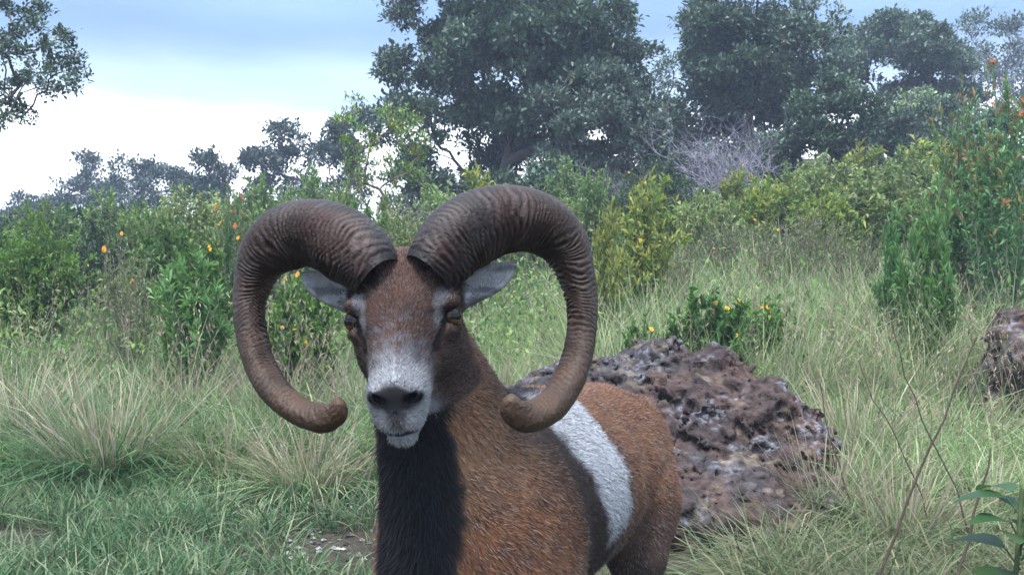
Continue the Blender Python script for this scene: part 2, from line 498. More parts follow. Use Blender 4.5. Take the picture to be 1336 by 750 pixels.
def coat_colour(P, Nn):
    h, b = hc(P), bc(P)
    c = np.tile(RUF, (len(P), 1))
    n1 = fbm(P, 9, 3, 3)[:, None]; n2 = fbm(P, 40, 3, 11)[:, None]; n3 = fbm(P, 5, 2, 21)[:, None]
    c = lerp(c, RUF2, sstep(.45, .7, n1))
    c = lerp(c, DKB * 1.6, .55 * sstep(.50, .72, n2))
    s, t, z = b[:, 0:1], b[:, 1:2], b[:, 2:3]
    # belly and lower flank: darker and greyer; ribs behind the shoulder dusky
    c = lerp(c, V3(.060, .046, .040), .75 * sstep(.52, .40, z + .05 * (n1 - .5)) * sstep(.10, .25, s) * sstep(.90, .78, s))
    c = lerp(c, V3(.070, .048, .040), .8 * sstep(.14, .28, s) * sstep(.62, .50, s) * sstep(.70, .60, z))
    # lighter tan neck
    c = lerp(c, V3(.215, .125, .075), .55 * sstep(.12, .0, s) * sstep(.62, .72, z))
    # dark withers stripe along the spine
    c = lerp(c, BLK * 1.5, sstep(.10, .06, abs(t)) * sstep(.69, .725, z) * sstep(.06, .12, s) * sstep(.42, .34, s))
    # saddle: white patch on the flank, black-brown in front of it
    sj = s + .05 * (n1 - .5) + .07 * (n2 - .5)
    lo = np.interp(z, [.45, .50, .585, .70], [.43, .40, .33, .25]); hi = np.interp(z, [.45, .50, .585, .70], [.53, .54, .53, .48])
    side_ = sstep(.02, .07, abs(t) + .02 * (n2 - .5))
    c = lerp(c, DKB * .65, .95 * sstep(lo - .30, lo - .06, sj) * sstep(hi, lo + .02, sj) * sstep(.36, .46, z) * side_)
    c = lerp(c, WHT, sstep(lo - .02, lo + .03, sj) * sstep(hi + .02, hi - .02, sj) * sstep(.445, .50, z + .03 * (n2 - .5)) * side_)
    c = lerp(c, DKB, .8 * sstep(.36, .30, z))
    c = lerp(c, WHT * .8, sstep(.20, .16, z))
    # throat and chest: black mane
    wid = .058 + .012 * sstep(.85, .60, P[:, 2:3]) + .030 * (n1 - .5) + .03 * (n2 - .5)
    fr = abs((P[:, 0:1] - lerp(-.158, -.150, sstep(.8, .55, P[:, 2:3])))) / wid
    front = sstep(.02, -.35, Nn[:, 1:2])
    c = lerp(c, BLK, sstep(1.15, .85, fr) * front * sstep(.86, .80, P[:, 2:3]) * (P[:, 1:2] < 1.80))
    # ---- the head
    hx, hyy, hz = h[:, 0:1], h[:, 1:2], h[:, 2:3]
    head = sstep(.115, .085, hyy + .05 * (n2 - .5) + .03 * (n1 - .5)) * (np.abs(hx) < .2) * sstep(-.182, -.172, hz - .42 * np.maximum(hyy + .055, -.02)) * (P[:, 2:3] > .70)
    ax = -(hz * .80 + hyy * .60)               # distance down the face from between the eyes
    f = np.tile(V3(.070, .038, .030), (len(P), 1))
    f = lerp(f, V3(.036, .026, .028), sstep(.50, .68, n2) * .8)
    f = lerp(f, V3(.095, .044, .028), sstep(.02, -.02, abs(hx) - .02) * .5 * sstep(.06, -.02, ax))
    cheek = sstep(.042, .060, abs(hx)) * sstep(-.01, .03, ax)
    f = lerp(f, V3(.060, .036, .030), cheek * .85)
    # grizzled grey spreading down to a white muzzle
    n4 = fbm(P, 110, 2, 41)[:, None]
    g = sstep(.035, .115, ax + .09 * (n2 - .5) + .10 * (n4 - .5)) * sstep(.060, .036, abs(hx) + .02 * (n2 - .5) - .05 * sstep(.10, .15, ax))
    f = lerp(f, lerp(V3(.13, .125, .14), GRY * .95, sstep(.05, .10, ax)), g * .93)
    f = lerp(f, WHT * .98, sstep(.080, .125, ax + .03 * (n2 - .5)) * sstep(.054, .040, abs(hx) + .015 * (n2 - .5)) * .85)
    f = lerp(f, WHT * .92, sstep(.150, .170, ax) * sstep(.052, .040, abs(hx)))
    f = lerp(f, V3(.13, .115, .12), .75 * sstep(.075, .112, -hz) * sstep(.034, .012, abs(hx)) * sstep(.118, .10, -hz))
    # pale patches above and inside the eyes
    e = np.sqrt(((abs(hx) - .062) / .014) ** 2 + ((hz - .030 + (abs(hx) - .062) * -.6) / .020) ** 2)
    f = lerp(f, GRY * .75, sstep(1.05, .55, e) * .9)
    e2 = np.sqrt(((abs(hx) - .056) / .008) ** 2 + ((hz + .004) / .018) ** 2)
    f = lerp(f, GRY * .65, sstep(1.1, .6, e2) * .85)
    # dark rims round the eyes and the groove below
    de = np.sqrt((abs(hx) - .079) ** 2 + (hyy - .000) ** 2 + (hz * 1.25) ** 2)
    f = lerp(f, V3(.012, .010, .010), sstep(.0265, .0195, de))
    gl = np.sqrt((abs(hx) - lerp(.063, .052, sstep(-.012, -.04, hz))) ** 2 + np.maximum(0, abs(hz + .026) - .02) ** 2)
    f = lerp(f, V3(.014, .011, .011), sstep(.0065, .003, gl) * (hyy < .01))
    # nose leather and nostrils
    nx = np.sqrt((hx / .034) ** 2 + ((hz + .105) / .021) ** 2)
    nose = sstep(1.25, .70, nx + .35 * (n4 - .5)) * sstep(-.080, -.095, hyy)
    f = lerp(f, V3(.008, .0075, .009), nose * .98)
    f = lerp(f, V3(.022, .020, .024), .5 * sstep(1.35, .8, np.sqrt((hx / .012) ** 2 + ((hz + .128) / .018) ** 2) + .3 * (n4 - .5)) * (hyy < -.085))
    for t in (-1, 1):
        dn = np.sqrt(((hx - t * .0245) / .015) ** 2 + ((hz + .104) / .009) ** 2)
        f = lerp(f, BLK * .6, sstep(1.15, .7, dn) * sstep(-.09, -.1, hyy))
    f = lerp(f, V3(.05, .05, .06), .85 * sstep(.016, .004, abs(hx)) * sstep(.019, .012, abs(hz + .134)) * (hyy < -.085))
    ml = abs(hz + .1585 - .15 * abs(hx))
    f = lerp(f, V3(.012, .012, .014), sstep(.0055, .0025, ml) * sstep(.029, .023, abs(hx)) * (hyy < -.066))
    # ears: grey inside, dark rim and back
    ear = sstep(.088, .096, abs(hx)) * sstep(.01, .03, hyy) * (hz > -.03)
    inn = sstep(.0, -.25, Nn[:, 1:2])
    eo = V3(.035, .030, .030); ei = lerp(V3(.36, .37, .39), V3(.11, .11, .115), .8 * sstep(.50, .66, fbm(h * V3(25, 90, 90), 1.0, 2, 5))[:, None])
    f = lerp(f, lerp(eo, ei, inn), ear)
    c = lerp(c, f, head)
    # dark jaw line
    return np.clip(c, 0.004, .9), head[:, 0], nose[:, 0] * head[:, 0]

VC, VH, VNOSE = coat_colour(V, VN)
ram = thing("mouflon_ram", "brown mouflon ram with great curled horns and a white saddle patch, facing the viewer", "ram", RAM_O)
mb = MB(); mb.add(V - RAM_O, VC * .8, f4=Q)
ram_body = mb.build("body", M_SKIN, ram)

# coat of short hairs
rng = np.random.default_rng(5)
def coat(count, want_head, length, width, seed):
    rng = np.random.default_rng(seed)
    T = np.concatenate([Q[:, [0, 1, 2]], Q[:, [0, 2, 3]]])
    ar = np.linalg.norm(np.cross(V[T[:, 1]] - V[T[:, 0]], V[T[:, 2]] - V[T[:, 0]]), axis=1)
    hd = VH[T].mean(1)
    w = ar * (hd > .5 if want_head else hd <= .5) * (VNOSE[T].mean(1) < .75)
    if not want_head: w = w * sstep(.02, .30, V[T[:, 0], 2]) 
    f = rng.choice(len(T), count, p=w / w.sum())
    u = rng.random((count, 2)); fl = u.sum(1) > 1; u[fl] = 1 - u[fl]
    tri = T[f]
    w3 = np.stack([1 - u.sum(1), u[:, 0], u[:, 1]], 1)
    P = (V[tri] * w3[..., None]).sum(1); Nn = nrm((VN[tri] * w3[..., None]).sum(1)); C = (VC[tri] * w3[..., None]).sum(1)
    h, b = hc(P), bc(P)
    # keep eyes, nostrils and mouth clear
    de = np.minimum(*[np.linalg.norm(h - V3(t * .079, 0, 0), axis=1) for t in (-1, 1)])
    keep = (de > .020) | (not want_head)
    keep &= ~((np.abs(h[:, 0]) < .03) & (h[:, 1] < -.066) & (np.abs(h[:, 2] + .1575) < .005))
    P, Nn, C, h, b = P[keep], Nn[keep], C[keep], h[keep], b[keep]
    n = len(P)
    if want_head:
        flow = np.stack([np.sign(h[:, 0]) * .25, .5 + 0 * h[:, 0], .55 - 1.3 * sstep(-.10, -.17, h[:, 2])], 1) @ HR.T
        flow = nrm(flow); lift = .30
        ln = length * rng.uniform(.6, 1.3, n) * np.where(h[:, 2] < -.165, 1.6, 1) * np.where((np.abs(h[:, 0]) > .09), .6, 1)
    else:
        flow = nrm(BD * .75 + V3(0, 0, -.75)); flow = np.tile(flow, (n, 1)); lift = .26
        ln = length * rng.uniform(.55, 1.35, n)
        thr = (C.max(1) < .03) & (P[:, 1] < 1.85)
        ln = np.where(thr, ln * 1.7, ln)
    flow = flow - (flow * Nn).sum(1)[:, None] * Nn
    # coherent swirls plus scatter
    sw = np.stack([noise(P, 22, 31), noise(P, 22, 32), noise(P, 22, 33)], 1) - .5
    d = nrm(nrm(flow) + sw * (.55 if want_head else .6) + rng.normal(0, .2, (n, 3)) + Nn * lift)
    side = nrm(np.cross(d, Nn) + rng.normal(0, .25, (n, 3)))
    wd = width * rng.uniform(.7, 1.3, n)
    mid = P + d * (ln * .55)[:, None] + Nn * (ln * .06)[:, None]
    d2 = nrm(d - Nn * .25)
    tip = mid + d2 * (ln * .45)[:, None]
    base = P - Nn * .0015
    br = rng.uniform(.62, 1.42, n)[:, None]
    dark = (rng.random(n) < (.16 if want_head else .27))[:, None]
    C2 = C * br * np.where(dark & (C.max(1)[:, None] < .5), .35, 1)
    pale = (rng.random(n) < (.34 if want_head else .16))[:, None] & (C.max(1)[:, None] > .05)
    C2 = np.where(pale, lerp(C2, V3(.28, .23, .21), .45), C2)
    vv = np.stack([base - side * wd[:, None] * .85, base + side * wd[:, None] * .85, tip + Nn * (ln * .04)[:, None]], 1)
    cc = np.stack([C2 * .85, C2 * .85, C2 * 1.15], 1)
    i = np.arange(n)[:, None] * 3
    mb.add(vv.reshape(-1, 3) - RAM_O, np.clip(cc, 0.003, .85).reshape(-1, 3), f3=i + np.array([[0, 1, 2]]))
mb = MB()
coat(215000, False, .0115, .0013, 1)
coat(110000, True, .0062, .0008, 2)
ram_coat = mb.build("coat", M_FUR, ram)
tag(ram_coat, kind="stuff")

# eyes
def uv_ball(mb, c, r, R, colr, nu=28, nv=18):
    a = np.linspace(0, 2 * math.pi, nu, endpoint=False); bb = np.linspace(0, math.pi, nv)
    A, Bq = np.meshgrid(a, bb)
    q = np.stack([np.cos(Bq), np.sin(Bq) * np.cos(A), np.sin(Bq) * np.sin(A)], -1).reshape(-1, 3)   # pole = axis 0
    i, j = np.meshgrid(np.arange(nv - 1), np.arange(nu), indexing='ij'); j2 = (j + 1) % nu
    f4 = np.stack([i * nu + j, i * nu + j2, (i + 1) * nu + j2, (i + 1) * nu + j], -1).reshape(-1, 4)
    mb.add(c + (q * r) @ R, colr(q) if callable(colr) else colr, f4=f4)
M_EYE = mat_vcol("eye", rough=0.10, spec=0.28)
for t in (-1, 1):
    look = nrm(HR @ V3(t * .62, -.78, -.02)); up = nrm(np.cross(np.cross(look, V3(0, 0, 1)), look)); sd = np.cross(up, look)
    def iris(q):
        rr = np.sqrt(q[:, 1] ** 2 + q[:, 2] ** 2)[:, None]
        c = lerp(V3(.11, .060, .020), V3(.04, .020, .009), sstep(.45, .75, rr))
        c = lerp(c, V3(.012, .009, .008), sstep(.70, .80, rr))
        pup = np.maximum(abs(q[:, 2:3]-.14) / .42, abs(q[:, 1:2]) / .62)
        c = lerp(c, V3(.006, .006, .007), sstep(1.1, .9, pup))
        return np.where(q[:, 0:1] > 0, c, V3(.012, .009, .008))
    mb = MB(); ec = H(t * .0735, .0035, .0)
    uv_ball(mb, ec - RAM_O, .0165, np.stack([look, sd, up]), iris, 40, 40)
    mb.build("eye", M_EYE, ram)

# hooves
for (s, t) in ((.11, 1), (.11, -1), (.905, 1), (.905, -1)):
    for k in (-1, 1):
        mb = MB()
        w = .095 if s < .5 else .105
        pts = np.array([B(s + .012, t * w + k * .013, .058), B(s, t * w + k * .014, .035), B(s - .012, t * w + k * .016, .004)])
        tube(mb, pts - RAM_O, (.013, .018, .021), V3(.03, .025, .022), 10)
        ring = np.arange(10); mb.f3.append(np.stack([np.full(8, 20), 20 + ring[1:9], 20 + ring[2:10]], 1))
        mb.build("hoof", M_HORN, ram)

# horns
HORN_R = [(556,356,1.585,70),(574,334,1.595,88),(596,310,1.612,98),(622,294,1.632,97),(650,285,1.652,92),(681,284,1.672,88),(712,294,1.688,83),
          (737,318,1.70,73),(752,352,1.70,59),(760,392,1.692,48),(760,432,1.67,44),(753,470,1.635,45),(739,503,1.59,47),(719,529,1.545,46),(700,541,1.508,44),(682,543,1.482,42),(669,533,1.468,35),(666,514,1.462,14)]
HORN_L = [(496,362,1.585,70),(479,341,1.595,88),(458,322,1.612,97),(432,307,1.632,94),(402,301,1.652,88),(371,309,1.67,88),(346,330,1.685,76),
          (331,362,1.69,60),(324,398,1.68,49),(327,436,1.655,45),(337,474,1.62,45),(354,505,1.58,47),(378,529,1.54,44),(404,543,1.505,41),(427,545,1.48,40),(440,536,1.467,31),(441,518,1.46,11)]
def spline(A, n):
    A = np.asarray(A, float); m = len(A)
    d = np.r_[0, np.cumsum(np.linalg.norm(np.diff(A[:, :2], axis=0), axis=1))]
    x = np.linspace(0, d[-1], n)
    k = np.clip(np.searchsorted(d, x, side='right') - 1, 0, m - 2)
    h = (d[k + 1] - d[k])[:, None]; t = ((x - d[k]) / (d[k + 1] - d[k]))[:, None]
    tan = np.gradient(A, d, axis=0)
    return ((2*t**3-3*t**2+1)*A[k] + (t**3-2*t**2+t)*h*tan[k] + (-2*t**3+3*t**2)*A[k+1] + (t**3-t**2)*h*tan[k+1])
def horn(spec, t, seed):
    n, m = 640, 46
    S = spline(spec, n)
    P = np.stack([px(*q[:3]) for q in S])
    w = S[:, 3] / 2 * S[:, 2] / F_PX * np.interp(np.linspace(0, 1, n), [0, .3, .5, .9, 1], [.97, .95, .88, .88, .95])
    arc = np.r_[0, np.cumsum(np.linalg.norm(np.diff(P, axis=0), axis=1))]
    Tn = nrm(np.gradient(P, axis=0))
    view = nrm(P - V3(0, 0, CAM_H))
    W = nrm(np.cross(Tn, view)) * (-t)                       # towards the outside of the curl
    D = np.cross(Tn, W); D = D * np.sign((D * view).sum(1))[:, None]   # away from the viewer
    f = arc / arc[-1]
    dep = np.interp(f, [0, .12, .35, .6, .85, 1], [.046, .052, .050, .040, .027, .010])
    end = np.clip((arc[-1] - arc) / .009, 0, 1)
    rnd = np.sqrt(1 - (1 - end) ** 2); rnd[-1] = .02
    a = np.linspace(0, 2 * math.pi, m, endpoint=False)
    ca, sa = np.cos(a)[None], np.sin(a)[None]
    # flattened inner side, keel on the outside
    prof = 1 + .04 * np.cos(3 * a)[None]
    ph = arc[:, None] + .012 * np.cos(a - 1.1)[None] + .006 * np.cos(2 * a + .7)[None]
    q = np.stack([np.broadcast_to(ph, (n, m)), np.broadcast_to(ca * .05, (n, m)), np.broadcast_to(sa * .05, (n, m))], -1)
    ph = ph + .024 * (noise(q, 22, seed) - .5) + .010 * (noise(q, 60, seed + 2) - .5)
    sp = np.interp(arc, np.linspace(0, arc[-1], 90), np.random.default_rng(seed).uniform(.0068, .0122, 90))
    cyc = np.cumsum(np.r_[0, np.diff(arc)] / sp)
    cy = np.interp(ph, arc, cyc)
    saw = np.abs(((cy) % 1.0) - .5) * 2                       # 1 at groove, 0 at crest
    ridge = 1 - saw ** 1.6
    amp = np.interp(f, [0, .03, .08, .5, .75, .9, 1], [.0008, .0026, .0034, .0026, .0013, .0006, .0002])[:, None]
    amp = amp * (.35 + 1.3 * noise(q, 26, seed + 5))
    face = .30 + .75 * sstep(-.7, .5, ca - .2 * sa)
    disp = amp * face * (ridge - .5) * 1.5 + .0026 * (fbm(q, 60, 3, seed + 9) - .5) + .006 * (fbm(q, 9, 2, seed + 19) - .5)
    R1, R2 = (w * rnd)[:, None] * prof + disp * rnd[:, None], (dep * rnd)[:, None] * prof + disp * rnd[:, None]
    X = P[:, None] + W[:, None] * (R1 * ca)[..., None] + D[:, None] * (R2 * sa)[..., None]
    fb = f[:, None, None]
    base = lerp(lerp(V3(.016, .0092, .0080), V3(.026, .0135, .0082), sstep(.1, .5, fb)), V3(.052, .028, .0155), sstep(.5, .95, fb))
    red = sstep(.55, .7, noise(q, 14, seed + 7))[..., None] * sstep(.6, .2, fb)
    base = lerp(base, V3(.038, .015, .011), red * .6)
    wear = (sstep(.55, .95, ridge) * sstep(.38, .62, noise(q, 45, seed + 8)))[..., None]
    c = lerp(base * lerp(.42, .8, sstep(.5, .95, fb)), base * 1.15, sstep(.05, .6, ridge)[..., None])
    c = lerp(c, V3(.090, .070, .062), wear * lerp(.42, .12, sstep(.3, .7, fb)))
    c = c * lerp(1.0, .62, sstep(.05, .0, fb))
    i, j = np.meshgrid(np.arange(n - 1), np.arange(m), indexing='ij'); j2 = (j + 1) % m
    f4 = np.stack([i * m + j, i * m + j2, (i + 1) * m + j2, (i + 1) * m + j], -1).reshape(-1, 4)
    if t < 0: f4 = f4[:, ::-1]
    mb = MB(); mb.add(X.reshape(-1, 3) - RAM_O, c.reshape(-1, 3), f4=f4)
    mb.build("horn", M_HORN, ram)
horn(HORN_R, 1, 3); horn(HORN_L, -1, 17)
# ------------------------------------------------------------------ terrain
def softp(x, k=1.2):
    return np.log1p(np.exp(np.clip(x / k, -30, 30))) * k
def terrain(x, y):
    x = np.asarray(x, float); y = np.asarray(y, float)
    t = softp(y - 5.0) - softp(y - 42.0)
    left = .75 * (1 - np.exp(-.11 * t / .75)); right = .142 * t
    w = sstep(-.16, .20, x / np.maximum(y + 3.0, 2.0))
    z = left + (right - left) * w
    P = np.stack([x, y, 0 * x], -1)
    near = sstep(2.0, 4.5, y)
    return z + (fbm(P, .45, 3, 77) - .5) * .22 * near + (fbm(P, 2.2, 2, 78) - .5) * .05 * near + (fbm(P, .06, 2, 79) - .5) * 1.2 * sstep(14, 40, np.hypot(x, y))
def ground_z(x, y): return float(terrain(np.array([x]), np.array([y]))[0])
def at(u, d):
    """ground point in the column of photo pixel u at distance d"""
    x = (u - 668.0) / F_PX * d
    return V3(x, d, ground_z(x, d))
def height_to(u, v, d):
    """how tall a thing rooted at at(u, d) is when its top shows at row v"""
    return px(u, v, d)[2] - at(u, d)[2]

xs = np.unique(np.concatenate([np.linspace(-6, 8, 71), np.linspace(-60, 60, 61), np.linspace(-240, 240, 41)]))
ys = np.unique(np.concatenate([np.linspace(-4, 14, 91), np.linspace(-40, 70, 56), np.linspace(-120, 360, 41)]))
X, Y = np.meshgrid(xs, ys, indexing='ij')
Z = terrain(X.ravel(), Y.ravel()).reshape(X.shape)
m, n = X.shape
i, j = np.meshgrid(np.arange(m - 1), np.arange(n - 1), indexing='ij')
f4 = np.stack([i * n + j, (i + 1) * n + j, (i + 1) * n + j + 1, i * n + j + 1], -1).reshape(-1, 4)
Pg = np.stack([X, Y, Z], -1).reshape(-1, 3)
gcol = lerp(V3(.034, .026, .022), V3(.066, .052, .042), sstep(.4, .65, fbm(Pg * V3(1, 1, 0), 3, 4, 50))[:, None])
gcol = lerp(gcol, V3(.032, .045, .022), .6 * sstep(.35, .65, fbm(Pg * V3(1, 1, 0), .9, 3, 54))[:, None])
M_SOIL = mat_vcol("soil", rough=0.95, spec=0.1, mottle=0.4, mscale=18, bump=0.9, bscale=45)
mb = MB(); mb.add(Pg, gcol, f4=f4)
tag(mb.build("ground", M_SOIL), kind="structure")

# ------------------------------------------------------------------ lava boulders
def boulder(name, label, blobs, origin, res, seed, rough=1.0):
    lo = np.min([np.asarray(c) - np.asarray(r) for c, r in blobs], 0) - .24
    hi = np.max([np.asarray(c) + np.asarray(r) for c, r in blobs], 0) + .24
    lo[2] = max(lo[2], -.25)
    fl = Field(*[np.arange(a, b, res) for a, b in zip(lo, hi)])
    for c, r in blobs: fl.ell(c, r, k=.05)
    G = np.stack(np.meshgrid(*fl.ax, indexing='ij'), -1)
    near = np.abs(fl.F) < .16
    P = G[near]
    # clinkery surface: folds, knobs, pits
    w = P + .06 * (np.stack([noise(P, 7, seed + 1), noise(P, 7, seed + 2), noise(P, 7, seed + 3)], 1) - .5)
    w2 = P + .02 * (np.stack([noise(P, 25, seed + 4), noise(P, 25, seed + 5), noise(P, 25, seed + 6)], 1) - .5)
    big = fbm(w, 4.5, 2, seed) - .5
    rdg = 1 - np.abs(fbm(w, 9, 3, seed + 10) - .5) * 4
    knob = fbm(w, 24, 3, seed + 20) - .5
    pits = np.maximum(0, fbm(P, 48, 2, seed + 30) - .52)
    bil = np.abs(fbm(w2, 13, 2, seed + 50) - .5) * 2
    bil2 = np.abs(fbm(w2, 30, 2, seed + 53) - .5) * 2
    frac = fbm(w2, 7, 5, seed + 60, .62) - .5
    crk = 1 - np.abs(fbm(w2, 10, 4, seed + 70, .6) - .5) * 2
    fl.F[near] -= rough * (.10 * big + .20 * frac + .045 * (bil - .2) - .10 * np.maximum(0, crk - .93) * 6 * .5 + .016 * (bil2 - .2) - .08 * pits)
    V, Q = fl.mesh(smooth=0)
    nn = vnormals(V, Q)
    hue = fbm(V, 6, 3, seed + 40)[:, None]; fine_ = fbm(V, 45, 3, seed + 41)[:, None]; lich = fbm(V, 11, 4, seed + 42)[:, None]
    c = lerp(V3(.050, .036, .034), V3(.088, .056, .048), sstep(.38, .6, hue))
    c = lerp(c, V3(.060, .055, .058), sstep(.52, .66, fbm(V, 4, 3, seed + 43))[:, None] * .8)
    c = lerp(c, V3(.035, .028, .028), sstep(.5, .68, fine_) * .7)
    c = lerp(c, V3(.22, .23, .27), sstep(.50, .66, lich) * sstep(.47, .64, fbm(V, 70, 3, seed + 45)[:, None]) * sstep(-.4, .5, nn[:, 2:3]) * .65)
    c = lerp(c, V3(.22, .17, .12), sstep(.60, .72, fbm(V, 17, 3, seed + 44))[:, None] * .5)
    mb = MB(); mb.add(V, c, f4=Q)
    o = mb.build(name, M_ROCK, None, loc=origin)
    tag(o, label, "boulder")
    return o
ro = at(855, 4.15); ro[2] -= .04
BLOBS = [((-.05, .05, .28), (.52, .42, .36)), ((-.36, .02, .28), (.36, .38, .30)), ((.34, -.02, .24), (.34, .40, .30)),
         ((.12, .12, .46), (.30, .26, .24)), ((-.20, .05, .46), (.22, .22, .18)), ((.44, -.02, .20), (.18, .26, .26)),
         ((.50, -.10, .36), (.10, .12, .09)), ((.52, .02, .12), (.14, .2, .16)), ((.10, -.30, .12), (.50, .28, .20)), ((.12, -.48, .06), (.46, .30, .17)), ((.44, -.06, .27), (.19, .26, .26)), ((.56, -.12, .26), (.10, .13, .10)), ((.22, .02, .60), (.06, .06, .06)), ((.02, .10, .66), (.12, .1, .06))]
boulder("lava_boulder", "broad rough brown lava boulder with pale lichen behind the ram", [((a, b, c * .82), (p, q, r * .84)) for (a, b, c), (p, q, r) in BLOBS], ro, .0105, 200)
r2 = at(1345, 5.2); r2[2] -= .05
boulder("lava_boulder", "small dark lava boulder half hidden in tall grass below the red-tipped shrub",
        [((0, 0, .26), (.26, .28, .42)), ((.22, .05, .22), (.26, .28, .32)), ((-.12, -.05, .12), (.2, .2, .22))], r2, .017, 260)

# loose stones and dead leaves on the bare patch beside the ram
rng = np.random.default_rng(44)
mb = MB()
for k in range(260):
    u, d = rng.normal(400, 75), rng.uniform(3.35, 4.3)
    x = (u - 668) / F_PX * d; r = rng.uniform(.006, .020)
    q = nrm(rng.normal(0, 1, (8, 3))) * r * V3(1, 1, .6)
    base = np.array([[1,0,0],[-1,0,0],[0,1,0],[0,-1,0],[0,0,1],[0,0,-1]], float) * r * V3(1, .8, .55) * rng.uniform(.7, 1.3, (6, 3))
    a = rng.uniform(0, 6.28); R = np.array([[math.cos(a), -math.sin(a), 0], [math.sin(a), math.cos(a), 0], [0, 0, 1]])
    f3 = [(0,2,4),(2,1,4),(1,3,4),(3,0,4),(2,0,5),(1,2,5),(3,1,5),(0,3,5)]
    g = rng.uniform(.04, .9) ** 2 * .4 + .03
    mb.add(base @ R.T + V3(x, d, ground_z(x, d) + r * .3), V3(g, g * .93, g * .93), f3=f3)
tag(mb.build("gravel", M_ROCK, smooth=False), kind="stuff")
# ------------------------------------------------------------------ plant building blocks
def rdirs(rng, n, up=0.0):
    d = rng.normal(0, 1, (n, 3)); d[:, 2] += up
    return nrm(d)

def leaves(mb, P, D, Ln, Wd, C, rng, fold=.25, droop=.0, wide=.45, tipc=None):
    """diamond leaves, folded along the midrib: base P, direction D"""
    n = len(P)
    Ln = np.broadcast_to(Ln, (n,)); Wd = np.broadcast_to(Wd, (n,))
    up = nrm(np.cross(np.cross(D, rng.normal(0, .35, (n, 3)) + V3(0, 0, 1)), D))
    sd = np.cross(D, up)
    mid = P + D * (Ln * wide)[:, None] + up * (Ln * .04)[:, None]
    a = mid + sd * (Wd * .5)[:, None] + up * (Wd * fold)[:, None]
    b = mid - sd * (Wd * .5)[:, None] + up * (Wd * fold)[:, None]
    tip = P + D * Ln[:, None] - V3(0, 0, 1) * (Ln * droop)[:, None]
    v = np.stack([P, a, tip, b], 1).reshape(-1, 3)
    ct = C if tipc is None else tipc
    c = np.stack([C * .85, C, ct, C], 1).reshape(-1, 3)
    i = np.arange(n)[:, None] * 4
    mb.add(v, c, f3=np.concatenate([i + np.array([[0, 1, 2]]), i + np.array([[0, 2, 3]])]))

def blades(mb, P, D, Ln, Wd, C, rng, bend=.6, tipc=None, full=True):
    """curved grass blades: rise along D and arch over"""
    n = len(P)
    hd = nrm(D * V3(1, 1, 0)) * .8 + rng.normal(0, .75, (n, 3)) * V3(1, 1, 0)
    hd = nrm(hd)
    sd = nrm(np.cross(D, V3(0, 0, 1)) + rng.normal(0, .4, (n, 3)) * V3(1, 1, .2))
    bend = np.broadcast_to(bend, (n,))
    lv = []
    for t, w in (((0, .8), (.35, 1.0), (.7, .75), (1.0, 0)) if full else ((0, .85), (.55, 1.0), (1.0, 0))):
        p = P + D * (Ln * t)[:, None] + hd * (Ln * bend * .55 * t * t)[:, None] - V3(0, 0, 1) * (Ln * bend * .50 * t ** 2.2)[:, None]
        if w: lv += [p - sd * (Wd * w * .5)[:, None], p + sd * (Wd * w * .5)[:, None]]
        else: lv.append(p)
    v = np.stack(lv, 1).reshape(-1, 3)
    ct = C * 1.15 if tipc is None else tipc
    cm = (C + ct) / 2
    if full:
        c = np.stack([C * .8, C * .8, C, C, cm, cm, ct], 1).reshape(-1, 3)
        i = np.arange(n)[:, None] * 7
        mb.add(v, c, f3=i + np.array([[4, 5, 6]]), f4=np.concatenate([i + np.array([[0, 1, 3, 2]]), i + np.array([[2, 3, 5, 4]])]))
    else:
        c = np.stack([C * .8, C * .8, C, C, ct], 1).reshape(-1, 3)
        i = np.arange(n)[:, None] * 5
        mb.add(v, c, f3=i + np.array([[2, 3, 4]]), f4=i + np.array([[0, 1, 3, 2]]))

def pick(rng, cols, n, jit=.18):
    cols = np.asarray(cols); k = rng.integers(0, len(cols), n)
    w = rng.random((n, 1))
    c = lerp(cols[k], cols[rng.integers(0, len(cols), n)], w * .5)
    return c * rng.uniform(1 - jit, 1 + jit, (n, 1)) * rng.uniform(.95, 1.05, (n, 3))

def wig(rng, a, b, n, amp):
    t = np.linspace(0, 1, n)[:, None]
    L_ = np.linalg.norm(b - a)
    off = np.cumsum(rng.normal(0, 1, (n, 3)), 0); off -= off[0]; off -= t * off[-1]
    return a + (b - a) * t + off * amp * L_ / math.sqrt(n)

# palette (real-world albedos)
G_BRIGHT = [(.118, .240, .046), (.158, .290, .060), (.094, .195, .045), (.210, .335, .085)]
G_YEL = [(.26, .335, .055), (.34, .395, .075), (.190, .270, .052), (.40, .40, .085)]
G_PALE = [(.205, .295, .100), (.265, .345, .135), (.148, .225, .082), (.330, .395, .165)]
G_DARK = [(.042, .085, .040), (.060, .110, .050), (.036, .070, .038)]
G_TREE = [(.060, .100, .070), (.085, .132, .090), (.050, .080, .062), (.130, .175, .115), (.075, .12, .06)]
G_GREY = [(.105, .145, .115), (.140, .180, .145), (.085, .120, .098)]
TWIG = V3(.16, .13, .12)

